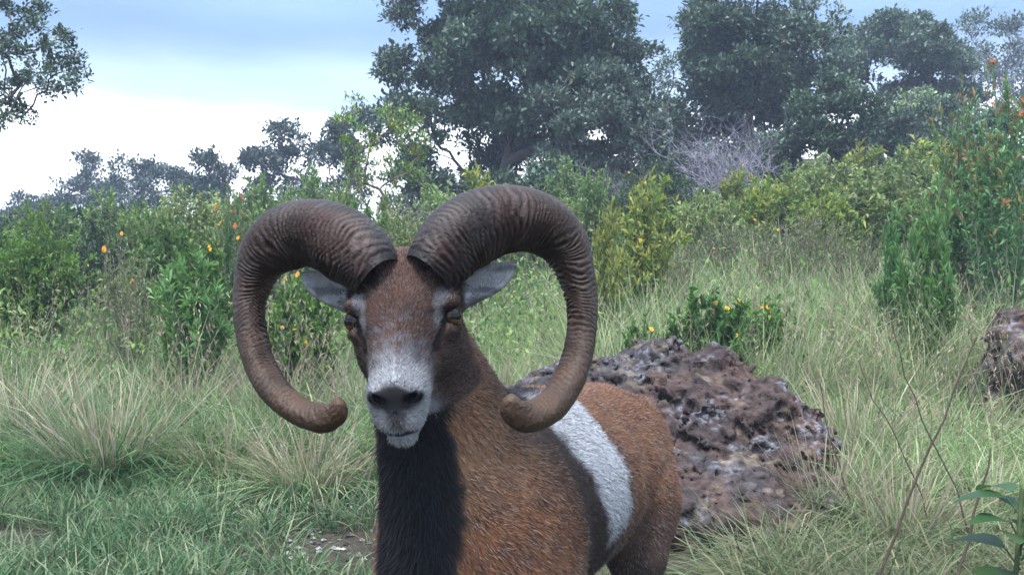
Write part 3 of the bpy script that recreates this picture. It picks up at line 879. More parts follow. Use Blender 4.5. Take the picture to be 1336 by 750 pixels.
def shrub_mesh(seed, H=1.0, W=.8, stems=26, per=70, leafL=.07, leafW=.016, cols=G_BRIGHT, upright=.8, tipc=None, start=.25, spread=1.0, fill=1.0, twigc=TWIG):
    """many-stemmed bush; returns (stem mesh builder, leaf mesh builder, stem tips)"""
    rng = np.random.default_rng(seed)
    st, lf = MB(), MB()
    tips = []
    for k in range(stems):
        a = rng.uniform(0, 6.283); rr = math.sqrt(rng.random())
        h = H * rng.uniform(.62, 1.0) * (1 - .30 * rr ** 2)
        tip = V3(math.cos(a) * W * .5 * rr * spread, math.sin(a) * W * .5 * rr * spread, h)
        root = V3(math.cos(a), math.sin(a), 0) * W * .10 * rr
        p = wig(rng, root, tip, 7, .07)
        p[:, 2] = np.maximum(p[:, 2], root[2])
        paths = [p]
        for q in range(3):
            i0 = rng.integers(2, 6)
            e = p[i0] + (tip - p[i0]) * rng.uniform(.5, .9) + rng.normal(0, 1, 3) * V3(1, 1, .35) * W * .13
            paths.append(wig(rng, p[i0], e, 4, .08))
        for z, pp in enumerate(paths):
            r0 = .0055 * H ** .5 if z == 0 else .003 * H ** .5
            tube(st, pp, np.linspace(r0, r0 * .35, len(pp)), twigc * rng.uniform(.7, 1.2), 4)
            tips.append(pp[-1])
            m = int(per * fill * (1 if z == 0 else .55))
            t = (start if z == 0 else .1) + (1 - (start if z == 0 else .1)) * rng.random(m) ** .75
            ii = t * (len(pp) - 1); i0 = np.minimum(ii.astype(int), len(pp) - 2); fr = (ii - i0)[:, None]
            P = pp[i0] * (1 - fr) + pp[i0 + 1] * fr
            ax = nrm(pp[i0 + 1] - pp[i0])
            D = nrm(ax * upright + nrm(rng.normal(0, 1, (m, 3)) * V3(1, 1, .6)) * (1.15 - .5 * upright) + V3(0, 0, .2))
            C = pick(rng, cols, m)
            s = rng.uniform(.6, 1.2, m)
            tc_ = None
            if tipc is not None:
                tc_ = np.where((t > .86)[:, None] & (rng.random(m) < .55)[:, None], np.asarray(tipc) * rng.uniform(.7, 1.2, (m, 1)), C)
                C = np.where((t > .90)[:, None], lerp(C, tc_, .5), C)
            leaves(lf, P, D, leafL * s, leafW * s, C, rng, droop=.08, tipc=tc_)
    return st, lf, np.array(tips)

def flower_mesh(seed, r, cols, petals=9):
    rng = np.random.default_rng(seed)
    mb = MB()
    for ring, (rr, tilt) in enumerate(((1.0, .25), (.7, .7))):
        a = np.arange(petals) / petals * 6.283 + ring * .3
        D = np.stack([np.cos(a), np.sin(a), np.full(petals, tilt)], 1)
        leaves(mb, np.zeros((petals, 3)), nrm(D), r * rr, r * .55, pick(rng, cols, petals, .1), rng, wide=.65)
    tube(mb, np.array([[0, 0, -r * .4], [0, 0, r * .05], [0, 0, r * .35]]), (r * .15, r * .30, r * .1), V3(.35, .16, .02), 6)
    return mb

ORANGE = [(.75, .30, .03), (.80, .38, .04)]; YELLOW = [(.80, .52, .05), (.75, .45, .04)]; RED = [(.42, .10, .05), (.55, .17, .07)]
FLOWER = {}
for nm, cc, r in (("orange", ORANGE, .0125), ("yellow", YELLOW, .0125), ("red", RED, .014)):
    FLOWER[nm] = flower_mesh(3, r, cc).mesh("flower_" + nm, M_FLOWER)

def make_bush(name, label, cat, meshes, loc, sc, rz, group=None, flowers=None, seed=0, tips=None, nfl=0):
    o = thing(name, label, cat, loc, group)
    o.scale = sc if isinstance(sc, tuple) else (sc, sc, sc)
    o.rotation_euler = (0, 0, rz)
    link("stems", meshes[0], o); link("leaves", meshes[1], o)
    if flowers and nfl:
        rng = np.random.default_rng(seed)
        # the tips that stand highest and towards the viewer carry the blooms
        tp = tips.copy()
        cr_, sr_ = math.cos(rz), math.sin(rz)
        front = -(tp[:, 0] * sr_ + tp[:, 1] * cr_)
        order = np.argsort(-(tp[:, 2] / tp[:, 2].max() + .6 * front / (abs(front).max() + 1e-6) + rng.random(len(tp)) * .9))
        for k in order[:nfl]:
            f = link("flower", FLOWER[flowers[rng.integers(0, len(flowers))]], o, tp[k] + V3(0, 0, .012))
            s = rng.uniform(.75, 1.25); so = o.scale
            f.scale = (s / so[0], s / so[1], s / so[2])
            f.rotation_euler = (rng.uniform(.1, .9), rng.uniform(-.4, .4), rng.uniform(-.6, .6) - rz)
    return o

# ---- trees
def tree_build(seed, trunk, clumps, clump_r, ros=14, per=12, leafL=.06, leafW=.028, cols=G_TREE, r_tip=.006, bark=V3(.11, .09, .085), flat=.7, bare=None, twigs=True):
    """trunk: polyline; clumps: (n,3) leaf-clump centres. Limbs grow to each clump from the nearest wood."""
    rng = np.random.default_rng(seed)
    nodes = [np.asarray(p, float) for p in trunk]; par = [-1] + list(range(len(trunk) - 1))
    order = np.argsort(np.linalg.norm(clumps - trunk[-1], axis=1))
    kids_end = []
    top_trunk = len(trunk)
    for k in order:
        tgt = clumps[k]
        A = np.array(nodes); d = np.linalg.norm(A - tgt, axis=1) + 1.6 * np.maximum(0, A[:, 2] - tgt[2] + .1)
        d[:max(1, top_trunk // 3)] += 3
        i = int(np.argmin(d)); L_ = np.linalg.norm(A[i] - tgt)
        n = max(3, int(L_ / .16))
        pth = wig(rng, A[i], tgt, n + 1, .10)
        sag = np.sin(np.linspace(0, math.pi, n + 1)) * .06 * L_
        pth[:, 2] += sag
        pi = i
        for p in pth[1:]:
            nodes.append(p); par.append(pi); pi = len(nodes) - 1
        kids_end.append(pi)
    n = len(nodes); cnt = np.zeros(n); cnt[kids_end] = 1
    for i in range(n - 1, 0, -1): cnt[par[i]] += cnt[i]
    rad = r_tip * np.maximum(cnt, 1) ** .47
    A = np.array(nodes); rad[0] *= 1.35
    wood, lf = MB(), MB()
    seen = np.zeros(n, bool)
    for e in [top_trunk - 1] + kids_end:
        chain = []; i = e
        while i != -1 and not seen[i]:
            chain.append(i); seen[i] = True; i = par[i]
        if i != -1: chain.append(i)
        chain = chain[::-1]
        if len(chain) > 1:
            rr = rad[chain].copy()
            if i != -1: rr[0] = rr[1] * 1.05
            tube(wood, A[chain], rr, bark * rng.uniform(.8, 1.25), 7 if rr.max() > .03 else 5)
    C0 = clumps; m = len(C0)
    R_ = clump_r * rng.uniform(.65, 1.25, m)
    dirs = rdirs(rng, m * ros, .45).reshape(m, ros, 3)
    rp = C0[:, None] + dirs * V3(1, 1, flat) * (R_[:, None] * rng.uniform(.35, 1.0, (m, ros)) ** .6)[..., None]
    if twigs:
        for q in range(m):
            for z in range(0, ros, 2):
                tube(wood, np.stack([C0[q], rp[q, z]]), (r_tip * .7, r_tip * .3), bark, 3)
    if per:
        rp = rp.reshape(-1, 3); od = dirs.reshape(-1, 3)
        P = np.repeat(rp, per, 0) + rng.normal(0, leafL * .45, (len(rp) * per, 3))
        D = nrm(np.repeat(od, per, 0) * .55 + rng.normal(0, .75, (len(P), 3)) + V3(0, 0, .30))
        cl = np.repeat(pick(rng, cols, len(rp), .22), per, 0) * rng.uniform(.75, 1.25, (len(P), 1))
        s = rng.uniform(.4, 1.2, len(P))
        leaves(lf, P, D, leafL * s, leafW * s, cl, rng, fold=.12, wide=.55)
    return wood, lf

def crown_points(seed, n, c, r, shell=.45, lump=.35):
    """clump centres through an uneven ellipsoidal crown"""
    rng = np.random.default_rng(seed)
    d = rdirs(rng, n * 3, .25); u = rng.random((n * 3, 1))
    rad = (shell + (1 - shell) * u ** .8)
    p = d * rad
    p = p * (1 + lump * (fbm(d, 1.8, 2, seed)[:, None] - .5) * 2)
    q = p * np.asarray(r)
    keep = []
    mind = (np.prod(r) * 4.2 / n) ** (1 / 3) * .62
    for i in range(len(q)):
        if all(np.linalg.norm(q[i] - q[k]) > mind for k in keep): keep.append(i)
        if len(keep) >= n: break
    return q[keep] + np.asarray(c)

def lobed(seed, n, c, r, shell, lump, sub=7):
    """crown of rounded lobes, each carrying leaf clumps over its upper and outer side"""
    rng = np.random.default_rng(seed + 5)
    lobes = crown_points(seed, max(4, n // sub), c, np.asarray(r) * .86, shell, lump)
    lr = (np.prod(r) * 4.2 / len(lobes)) ** (1 / 3) * .56
    out = []
    for q in lobes:
        od = nrm(q - np.asarray(c) + V3(0, 0, .1 * r[2]))
        d = nrm(rdirs(rng, sub, .5) + od * .6)
        out.append(q + d * V3(1, 1, .75) * lr * rng.uniform(.6, 1.1) * rng.uniform(.75, 1.1, (sub, 1)))
    return np.concatenate(out)

def make_tree(name, label, loc, wood, lf, cat="tree", group=None, leaf_mat=None):
    o = thing(name, label, cat, loc, group)
    wood.build("trunk", M_BARK, o)
    if lf is not None and lf.n: lf.build("crown", leaf_mat or M_TLEAF, o)
    return o

def dead_bush(seed, H, W, n=26, col0=V3(.30, .28, .32), depth=3):
    rng = np.random.default_rng(seed); mb = MB()
    def grow(p, d, ln, r, lev):
        q = p + d * ln
        pth = wig(rng, p, q, 5, .14)
        tube(mb, pth, np.linspace(r, r * .55, 5), col0 * rng.uniform(.6, 1.25), 3)
        if lev:
            for k in range(rng.integers(3, 5)):
                a = pth[rng.integers(2, 5)]
                grow(a, nrm(d + rng.normal(0, .75, 3) + V3(0, 0, .12)), ln * rng.uniform(.45, .75), r * .55, lev - 1)
    for k in range(n):
        a = rng.uniform(0, 6.283); sp = rng.uniform(.1, 1.0)
        d = nrm(V3(math.cos(a) * sp * W / H, math.sin(a) * sp * W / H, rng.uniform(.5, 1)))
        grow(V3(math.cos(a), math.sin(a), 0) * .05 * W, d, H * rng.uniform(.35, .6), .008 * H ** .5, depth)
    return mb
# ------------------------------------------------------------------ trees
def crown_box(u0, u1, v0, v1, d, loc):
    c = px((u0 + u1) / 2, (v0 + v1) / 2, d) - loc
    return c, V3((u1 - u0) / 2 / F_PX * d, (u1 - u0) / 2 / F_PX * d * .85, (v1 - v0) / 2 / F_PX * d)
def trunk_line(rng, h, lean=(0, 0), n=7):
    return wig(rng, V3(0, 0, -.1), V3(lean[0], lean[1], h), n, .06)
def crown_tree(name, label, seed, ub, d, box, n, cr, leafL, leafW, cols=G_TREE, ros=14, per=12, extra=None, fork=.35, shell=.4, lump=.35, r_tip=.007, group=None, flat=.7):
    rng = np.random.default_rng(seed)
    loc = at(ub, d)
    c, r = crown_box(*box, d, loc)
    pts = lobed(seed, n, c, r, shell, lump)
    if extra is not None:
        pts = np.concatenate([pts, np.array([px(u, v, d + dd) - loc for u, v, dd in extra])])
    pts[:, 2] = np.maximum(pts[:, 2], .25)
    top = c[2] - r[2] * (1 - fork * 2)
    wood, lf = tree_build(seed, trunk_line(rng, max(top, .5), (c[0] * .5, c[1] * .5)), pts, cr, ros, per, leafL, leafW, cols, r_tip, flat=flat)
    return make_tree(name, label, loc, wood, lf, group=group)

crown_tree("evergreen_tree", "big dark broad-crowned evergreen tree, the largest on the slope", 11, 655, 18, (488, 862, -85, 300), 400, .33, .115, .058, ros=16, per=15, shell=.3)
crown_tree("grey_leaved_tree", "small grey-green tree in front of the big dark evergreen", 12, 775, 16, (696, 866, 78, 290), 120, .22, .085, .045, cols=G_GREY, ros=14, per=12)
crown_tree("evergreen_tree", "dark evergreen tree with an open forked crown behind the bare grey bush", 13, 985, 20, (858, 1085, -45, 240), 260, .30, .120, .060,
           extra=[(1060, 8, 0), (1085, 22, .3), (1098, 40, 0), (1070, 45, -.4), (1045, 25, .4), (1080, 60, .2), (1030, 60, 0), (1015, 90, 0)])
crown_tree("evergreen_tree", "low dark bushy evergreen between the forked tree and the domed tree", 14, 1085, 17, (1026, 1146, 105, 240), 70, .24, .10, .05, cols=G_DARK + G_TREE)
crown_tree("evergreen_tree", "dense domed evergreen tree beyond the forked one", 15, 1165, 26, (1076, 1266, 12, 215), 230, .36, .14, .07, ros=16, per=12, shell=.5, lump=.15, flat=.55)
crown_tree("evergreen_tree", "thin-leaved far tree fading into haze behind the red-tipped shrub", 16, 1300, 34, (1225, 1420, 5, 230), 140, .45, .14, .07, ros=12, per=9, lump=.5)
crown_tree("evergreen_tree", "pale-topped small tree at the foot of the domed tree", 18, 1195, 21, (1165, 1230, 118, 220), 30, .22, .09, .05, cols=G_PALE + G_GREY, ros=12, per=12)
# bushy evergreens that close the bank under the big crowns
THICK = [(545, 188, 70, 20, "below the big evergreen's outer boughs, next to the sapling"), (610, 215, 80, 16.5, "in the deep shade under the big evergreen"), (870, 165, 70, 21, "in the gap between the big evergreen and the forked tree"),
         (885, 120, 80, 22, "in the lowest sky gap beside the large leafless bush"), (960, 130, 80, 21.5, "straight behind the large leafless bush"), (925, 70, 90, 25, "filling the gap behind the forked tree"), (905, 200, 60, 17, "behind the large leafless grey bush"), (1010, 175, 70, 17.5, "at the forked tree's foot past the leafless grey bush"), (1150, 150, 70, 19, "below the dense domed tree"),
         (1235, 140, 70, 20, "past the pale-topped small tree"), (1300, 165, 90, 15, "behind the tall red-tipped shrub"), (740, 225, 80, 15.5, "under the small grey-green tree"), (690, 235, 70, 14.5, "at the big evergreen's trunk")]
for k, (u, v, w, d, where) in enumerate(THICK):
    crown_tree("bushy_evergreen", "bushy blue-green evergreen " + where, 700 + k, u, d, (u - w * .75, u + w * .75, v, 330 - 40 * (u > 800)), 56, .25, .11, .055,
               cols=G_TREE + G_DARK[:2] + G_GREY[:1], ros=12, per=11, shell=.3, lump=.5, group="bushy evergreens closing the bank")
# bare twiggy top of a half dead tree behind
o = thing("bare_tree", "leafless twiggy tree top rising above the domed tree's shoulder", "tree", at(1260, 32))
hh = height_to(1255, 5, 32)
mbd = dead_bush(61, hh * 1.05, 2.6, 9, V3(.20, .20, .25), 3); mbd.build("branches", M_BARK, o)

# the tree whose branches reach in beside the open sky
rng = np.random.default_rng(21)
loc = at(-125, 12)
ex = [(u, v, rng.normal(0, .35)) for u, v in ((8, 10), (30, 22), (48, 35), (55, 12), (18, 45), (5, 70), (30, 72), (60, 62), (84, 48), (92, 72), (75, 88), (98, 92), (50, 95), (88, 112), (62, 118), (28, 105), (5, 118), (20, 140), (4, 158), (32, 150), (-10, 135))]
cc_, rr_ = crown_box(-330, 10, -260, 150, 12, loc)
pts = np.concatenate([crown_points(22, 90, cc_, rr_, .35), np.array([px(u, v, 12 + dd) - loc for u, v, dd in ex])])
wood, lf = tree_build(23, trunk_line(rng, 1.6, (.3, 0)), pts, .15, 16, 13, .065, .038, G_DARK + G_TREE, .006)
make_tree("overhanging_tree", "dark-leaved tree reaching in against the open sky, far from the other big trees", loc, wood, lf)

# distant tree line below the open sky
LINE = [(18, 238, 46, 40), (52, 224, 40, 38), (86, 226, 34, 36), (118, 208, 44, 38), (152, 214, 42, 35), (182, 196, 48, 33), (214, 194, 46, 32), (246, 208, 40, 36),
        (268, 188, 34, 30), (298, 200, 42, 31), (342, 188, 30, 28), (378, 212, 44, 33), (408, 170, 84, 29), (452, 150, 50, 27)]
NEAR = ["", "beside the lowest gap of sky", "left of the twin tops", "with a ragged peak", "between two taller ones", "with twin rounded tops", "leaning against the twin-topped tree",
        "squat and dense", "slim with a forked peak", "bushy below the forked peak", "slender, standing clear against the white sky", "low, beside the slender one", "flat domed, beside the yellow-green sapling", "tall and thin behind the sapling"]
for k, (u, v, w, d) in enumerate(LINE):
    n = 52 if w > 60 else 32
    lab = "far blue-green tree at the end of the far tree line" if k == 0 else "far blue-green tree in the tree line, " + NEAR[k].replace("left of the twin tops", "next to the twin tops")
    crown_tree("distant_tree", lab, 300 + k, u, d, (u - w * .75, u + w * .75, v, v + (125 if k not in (10, 13) else 100)), n, .32 if k != 10 else .24, .15, .08,
               cols=[(.050, .075, .060), (.065, .095, .075), (.045, .065, .055)], ros=12, per=9, shell=.2, lump=.55, r_tip=.009, group="far tree line")

# slim sapling against the sky
def sapling(name, label, u, v, d, cols, seed, pts_px):
    loc = at(u, d); rng = np.random.default_rng(seed)
    pts = np.array([px(a, b, d + rng.normal(0, .15)) - loc for a, b in pts_px])
    wood, lf = tree_build(seed, trunk_line(rng, height_to(u, v, d) * .55, (0, 0)), pts, .085, 9, 14, .060, .020, cols, .004, flat=1.2, bark=V3(.15, .11, .09))
    return make_tree(name, label, loc, wood, lf, leaf_mat=M_LEAF)
sapling("sapling", "slim yellow-green sapling with tufted leaf clusters against the sky, behind the horns", 500, 135, 11, G_BRIGHT + G_YEL + G_DARK, 71,
        [(448, 160), (462, 140), (470, 175), (486, 190), (505, 150), (512, 172), (525, 155), (540, 165), (552, 185), (545, 205), (520, 205), (500, 215), (478, 215), (462, 205), (450, 185), (535, 225), (510, 235), (488, 240), (548, 235), (470, 238), (530, 180), (456, 225)])

# ------------------------------------------------------------------ shrubs
def variants(n, seed, **kw):
    out = []
    for k in range(n):
        st, lf, tp = shrub_mesh(seed + k, **kw)
        out.append((st.mesh("stems", M_BARK), lf.mesh("leaves", M_LEAF), tp))
    return out
S_ROUND = variants(1, 400, H=1.0, W=.85, stems=70, per=60, leafL=.060, leafW=.020, cols=[(.12, .27, .050), (.165, .33, .070), (.095, .215, .045)], upright=.4, start=.05)
S_PALE = variants(3, 410, H=1.0, W=.85, stems=44, per=52, leafL=.060, leafW=.024, cols=G_PALE + G_BRIGHT[:1], upright=.35, start=.2)
S_YEL = variants(2, 420, H=1.0, W=.7, stems=24, per=46, leafL=.080, leafW=.024, cols=G_YEL + G_BRIGHT[:3] + G_PALE[:2], upright=.5, tipc=(.46, .42, .09), start=.3)
S_LANCE = variants(2, 430, H=1.0, W=.48, stems=20, per=50, leafL=.080, leafW=.019, cols=[(.13, .28, .085), (.18, .35, .11), (.10, .21, .07)], upright=.65, start=.25)
S_HERB = variants(3, 440, H=.8, W=.65, stems=40, per=40, leafL=.062, leafW=.034, cols=G_BRIGHT[:3] + [(.06, .14, .045), (.085, .18, .05)], upright=.3, start=.2)
S_DARK = variants(2, 450, H=1.0, W=.9, stems=40, per=54, leafL=.050, leafW=.020, cols=G_DARK + [(.07, .10, .05)], upright=.5, start=.15)
S_RED = variants(1, 460, H=1.9, W=.95, stems=24, per=80, leafL=.075, leafW=.023, cols=[(.12, .26, .10), (.16, .31, .125), (.095, .20, .08)], upright=.45, tipc=(.32, .13, .06), start=.15)
S_BROWN = variants(2, 470, H=1.0, W=.8, stems=36, per=26, leafL=.045, leafW=.014, cols=[(.24, .22, .13), (.17, .24, .08), (.30, .28, .18), (.13, .22, .07), (.10, .18, .06)], upright=.5, start=.2)
_r = np.random.default_rng(9)
def bush(var, name, label, u, v, d, wpx=None, group=None, flowers=None, nfl=0, cat="shrub", k=None, width=1.2):
    ms = var[_r.integers(0, len(var)) if k is None else k]
    loc = at(u, d); h = max(height_to(u, v, d), .2)
    loc[2] -= .03
    tp = ms[2]; W0 = np.ptp(tp[:, 0]) + .1
    w = wpx / F_PX * d / W0 if wpx else h
    return make_bush(name, label, cat, ms, loc, (w, w, h / tp[:, 2].max()), _r.uniform(0, 6.28), group, flowers, int(u + v), tp, nfl)

bush(S_ROUND, "round_shrub", "dense rounded bright green shrub standing alone at the grass edge", 42, 262, 7.6, 150)
bush(S_RED, "red_tipped_shrub", "tall green shrub with rusty red shoot tips above the small boulder", 1310, 76, 6.6, 170, flowers=["red"], nfl=16)
bush(S_RED, "red_tipped_shrub", "slim red-tipped shoots rising beside the tall red-tipped shrub", 1250, 96, 7.0, 105, flowers=["red"], nfl=2)
bush(S_LANCE, "lance_leaved_shrub", "upright fresh green shrub of narrow leaves in the tall grass near the red-tipped shrub", 1212, 225, 5.6, 105)
bush(S_LANCE, "lance_leaved_shrub", "short upright green shrub with lance leaves beside the taller upright shrub", 1165, 262, 6.2, 60)
bush(S_YEL, "yellow_green_shrub", "yellow-green shrub with orange-tipped upright leaves just past the ram's horn", 835, 236, 7.2, 120, flowers=["orange"], nfl=3)
bush(S_YEL, "yellow_green_shrub", "small yellow-green shrub close behind the ram's horn", 795, 262, 6.6, 70)
bush(S_YEL, "yellow_green_shrub", "pale yellow shrub topping the bank above the ram's horn", 625, 214, 11.0, 90)
bush(S_YEL, "yellow_green_shrub", "yellow-flushed shrub on the bank below the bare grey bush", 990, 222, 11.0, 70, flowers=["yellow"], nfl=2)
bush(S_YEL, "yellow_green_shrub", "broad yellow-green shrub below the low dark evergreen", 1120, 186, 13.0, 120)
bush(S_YEL, "yellow_green_shrub", "bright yellow-green shrub under the domed tree", 1205, 172, 13.5, 110)
bush(S_PALE, "pale_shrub", "pale green mounded shrub between the yellow-green ones and the upright shrub", 1155, 215, 10.0, 150)
bush(S_PALE, "pale_shrub", "pale green shrub beside the tall red-tipped shrub", 1262, 200, 9.0, 120)
bush(S_HERB, "leafy_herb", "low leafy herb with orange flowers behind the big boulder", 925, 366, 5.5, 150, flowers=["orange", "yellow"], nfl=5, cat="plant")
bush(S_HERB, "leafy_herb", "low leafy herb with orange and red flowers in the tall grass behind the boulder's end", 1010, 380, 5.9, 110, flowers=["orange"], nfl=5, cat="plant")
bush(S_HERB, "leafy_herb", "small leafy herb with one yellow flower at the boulder's top edge", 838, 402, 5.2, 70, flowers=["yellow"], nfl=2, cat="plant")
bush(S_HERB, "leafy_herb", "bright leafy herb with yellow flowers beside the ram's horn", 255, 296, 6.0, 130, flowers=["yellow", "orange"], nfl=4, cat="plant")
bush(S_LANCE, "lance_leaved_shrub", "bright green lance-leaved shrub standing by the yellow-flowered herb", 250, 318, 5.6, 110)
bush(S_HERB, "leafy_herb", "green leafy herb framed inside the curl of the ram's horn", 395, 352, 5.4, 120, flowers=["yellow", "orange"], nfl=5, cat="plant")
bush(S_RED, "red_tipped_shrub", "thin shrub with scattered red leaves behind the ram's horn", 305, 236, 7.6, 70, flowers=["red", "orange"], nfl=9)
bush(S_BROWN, "dry_shrub", "brownish half-dry shrub among the grass near the rounded bright shrub", 160, 300, 6.6, 110, flowers=["orange"], nfl=3)
bush(S_DARK, "dark_shrub", "dark green shrub behind the rounded bright shrub", 140, 262, 9.5, 130)
bush(S_ROUND, "round_shrub", "rounded bright green shrub below the far tree line", 185, 252, 10.5, 110)
PALE_BANK = [(235, 238, 11.0, 110, "above the yellow-flowered leafy herb"), (345, 228, 11.5, 110, "rising over the crest of the ram's horn beside the red-leaved shrub"),
             (415, 218, 12.0, 120, "beneath the flat domed far tree"), (445, 226, 10.5, 90, "at the sapling's foot"), (290, 240, 13.0, 110, "behind the thin red-leaved shrub")]
for u, v, d, w, where in PALE_BANK:
    bush(S_PALE, "pale_shrub", "pale green shrub " + where, u, v, d, w, group="pale shrubs below the far tree line")
THICKET = [(570, 232, 12.5, 120, "in the gap between the two horns"), (690, 232, 13.0, 110, "above the horn, under the big evergreen's trunk"), (745, 205, 14.0, 100, "under the small grey-green tree"), (860, 200, 14.0, 110, "beside the large leafless grey bush"),
           (720, 248, 10.5, 110, "just over the crest of the horn nearest the boulder"), (900, 232, 12.5, 110, "in front of the large leafless grey bush"), (1045, 205, 13.5, 120, "below the low dark bushy evergreen"), (810, 222, 12.0, 100, "in front of the leafless brush under the evergreen")]
for k, (u, v, d, w, where) in enumerate(THICKET):
    bush(S_DARK if k % 2 else S_PALE, "dark_shrub" if k % 2 else "pale_shrub", ("low dark green shrub " if k % 2 else "low pale green shrub ") + where,
         u, v, d, w, group="thicket at the foot of the big trees", flowers=["orange", "yellow"] if k > 3 else None, nfl=3 if k > 3 else 0)
SLOPE = [(775, 212, 11.5, 90, 0, "between the horn and the leafless brush"), (850, 222, 10.5, 100, 1, "behind the orange-tipped yellow-green shrub"), (925, 240, 10.0, 100, 0, "below the leafless grey bush, among dry stalks"), (965, 216, 12.5, 90, 1, "at the rim of the leafless grey bush"),
         (1030, 232, 10.5, 110, 1, "beside the bare greyish brush on the slope"), (1075, 196, 12.5, 110, 0, "under the low dark evergreen"), (1090, 236, 9.5, 100, 1, "above the half-dry shrubs"), (1170, 188, 12.0, 110, 0, "between the two broad yellow-green shrubs"),
         (1240, 215, 10.5, 110, 0, "behind the upright lance-leaved shrub"), (1290, 205, 10.0, 110, 1, "in the shade of the tall red-tipped shrub"), (660, 240, 10.0, 90, 0, "peeping over the crest of the thicker horn"), (375, 240, 9.5, 110, 1, "over the crest of the horn farther from the boulder"),
         (150, 246, 11.5, 110, 0, "under the rounded far trees"), (60, 252, 12.5, 120, 1, "behind the lone rounded shrub"), (205, 262, 9.0, 100, 0, "behind the flowering leafy herb"), (500, 250, 9.5, 100, 0, "in the middle of the gap between the horns")]
for u, v, d, w, k, where in SLOPE:
    bush(S_YEL if k and u > 700 else S_PALE, "yellow_green_shrub" if k and u > 700 else "pale_shrub", ("loose light yellow-green shrub " if k and u > 700 else "loose pale green shrub ") + where, u, v, d, w, group="loose light shrubs on the slope")
DRY = [(1060, 262, 8.6, 120, "beside the bare greyish brush"), (1000, 275, 8.2, 100, "above the two orange-flowered herbs"), (1110, 280, 8.0, 100, "next to the short lance-leaved shrub"), (940, 270, 9.0, 110, "below the yellow-flushed shrub"),
       (880, 300, 7.6, 80, "next to the yellow-green shrub past the horn"), (1300, 255, 8.2, 120, "behind the tall red-tipped shrub"), (1255, 300, 7.0, 80, "between the lance-leaved shrub and the red-tipped shrub")]
for k, (u, v, d, w, where) in enumerate(DRY):
    bush(S_BROWN, "dry_shrub", "straggly half-dry brown and green shrub " + where, u, v, d, w, group="half-dry shrubs on the grassy slope", flowers=["orange"], nfl=2 if k % 2 else 0)
TANGLE = [(90, 300, 9.0, 110, "next to the rounded shrub at the grass edge"), (215, 282, 8.2, 120, "behind the half-dry shrub and its orange flowers"), (330, 262, 8.8, 120, "behind the horn's outer curve"), (20, 270, 11.0, 120, "behind the rounded shrub, under the far trees"),
          (110, 262, 13.5, 130, "far back beneath the ragged far tree"), (60, 262, 15.0, 140, "farthest back below the lowest gap of sky"), (250, 248, 15.0, 130, "below the slim forked far tree"), (470, 262, 9.0, 120, "at the base of the sapling, over the horn"),
          (520, 268, 8.0, 100, "directly above the ram's forehead"), (610, 262, 9.0, 110, "behind the base of the horn nearest the boulder")]
for k, (u, v, d, w, where) in enumerate(TANGLE):
    bush((S_DARK, S_HERB, S_PALE)[k % 3], ("dark_shrub", "leafy_herb", "pale_shrub")[k % 3], ("dark green shrub ", "leafy green herb ", "pale shrub ")[k % 3] + where,
         u, v, d, w, group="tangle behind the tussock grass", cat="plant" if k % 3 == 1 else "shrub")

# bare grey bushes
def bare(label, u, v, d, wpx, seed, n=22, c=V3(.30, .28, .34), depth=3):
    loc = at(u, d); h = height_to(u, v, d)
    mb = dead_bush(seed, h * .8, wpx / F_PX * d * .5, n, c, depth)
    o = thing("bare_bush", label, "bush", loc); mb.build("branches", M_BARK, o)
bare("large leafless grey bush of tangled twigs at the foot of the forked tree", 945, 112, 14.5, 150, 81, 30)
bare("leafless greyish brush under the big dark evergreen", 800, 185, 14.5, 120, 82, 22, V3(.22, .20, .23))
bare("dry bare brush between the two horns", 560, 218, 8.5, 80, 83, 14, V3(.25, .20, .20))
bare("bare twigs between the lance-leaved shrub and the red-tipped shrub", 1275, 240, 7.4, 90, 84, 14, V3(.20, .20, .24))
bare("bare greyish brush behind the half-dry shrubs of the slope", 1060, 250, 10.0, 90, 85, 12, V3(.22, .19, .21))

# ------------------------------------------------------------------ grass
G_GRASS = np.array([(.115, .230, .070), (.160, .290, .095), (.085, .180, .060), (.42, .41, .24), (.54, .51, .34), (.27, .31, .14), (.125, .245, .08), (.19, .30, .115)])
G_COOL = np.array([(.065, .165, .062), (.085, .205, .075), (.050, .130, .052), (.125, .235, .100)])
G_NEAR_DIM = np.array([(.060, .125, .042), (.085, .165, .055), (.045, .095, .035), (.22, .20, .11), (.30, .27, .17), (.12, .15, .065), (.16, .12, .08)])  # nearest grass, its colours darkened to paint in the dimmer vignetted foreground
def blocked(x, y, pad=0.0):
    q = np.stack([x - ro[0], y - ro[1]], -1)
    rock = ((q[:, 0] / (.74 + pad)) ** 2 + ((q[:, 1]) / (.48 + pad)) ** 2 < 1) | (((q[:, 0] - .1) / (.48 + pad)) ** 2 + ((q[:, 1] + .45) / (.34 + pad)) ** 2 < 1)
    b = np.stack([x - B0[0], y - B0[1]], -1)
    s, t = b @ BD[:2], b @ BT[:2]
    ramm = (s > -.25) & (s < 1.2) & (abs(t) < .27 + pad)
    return rock | ramm
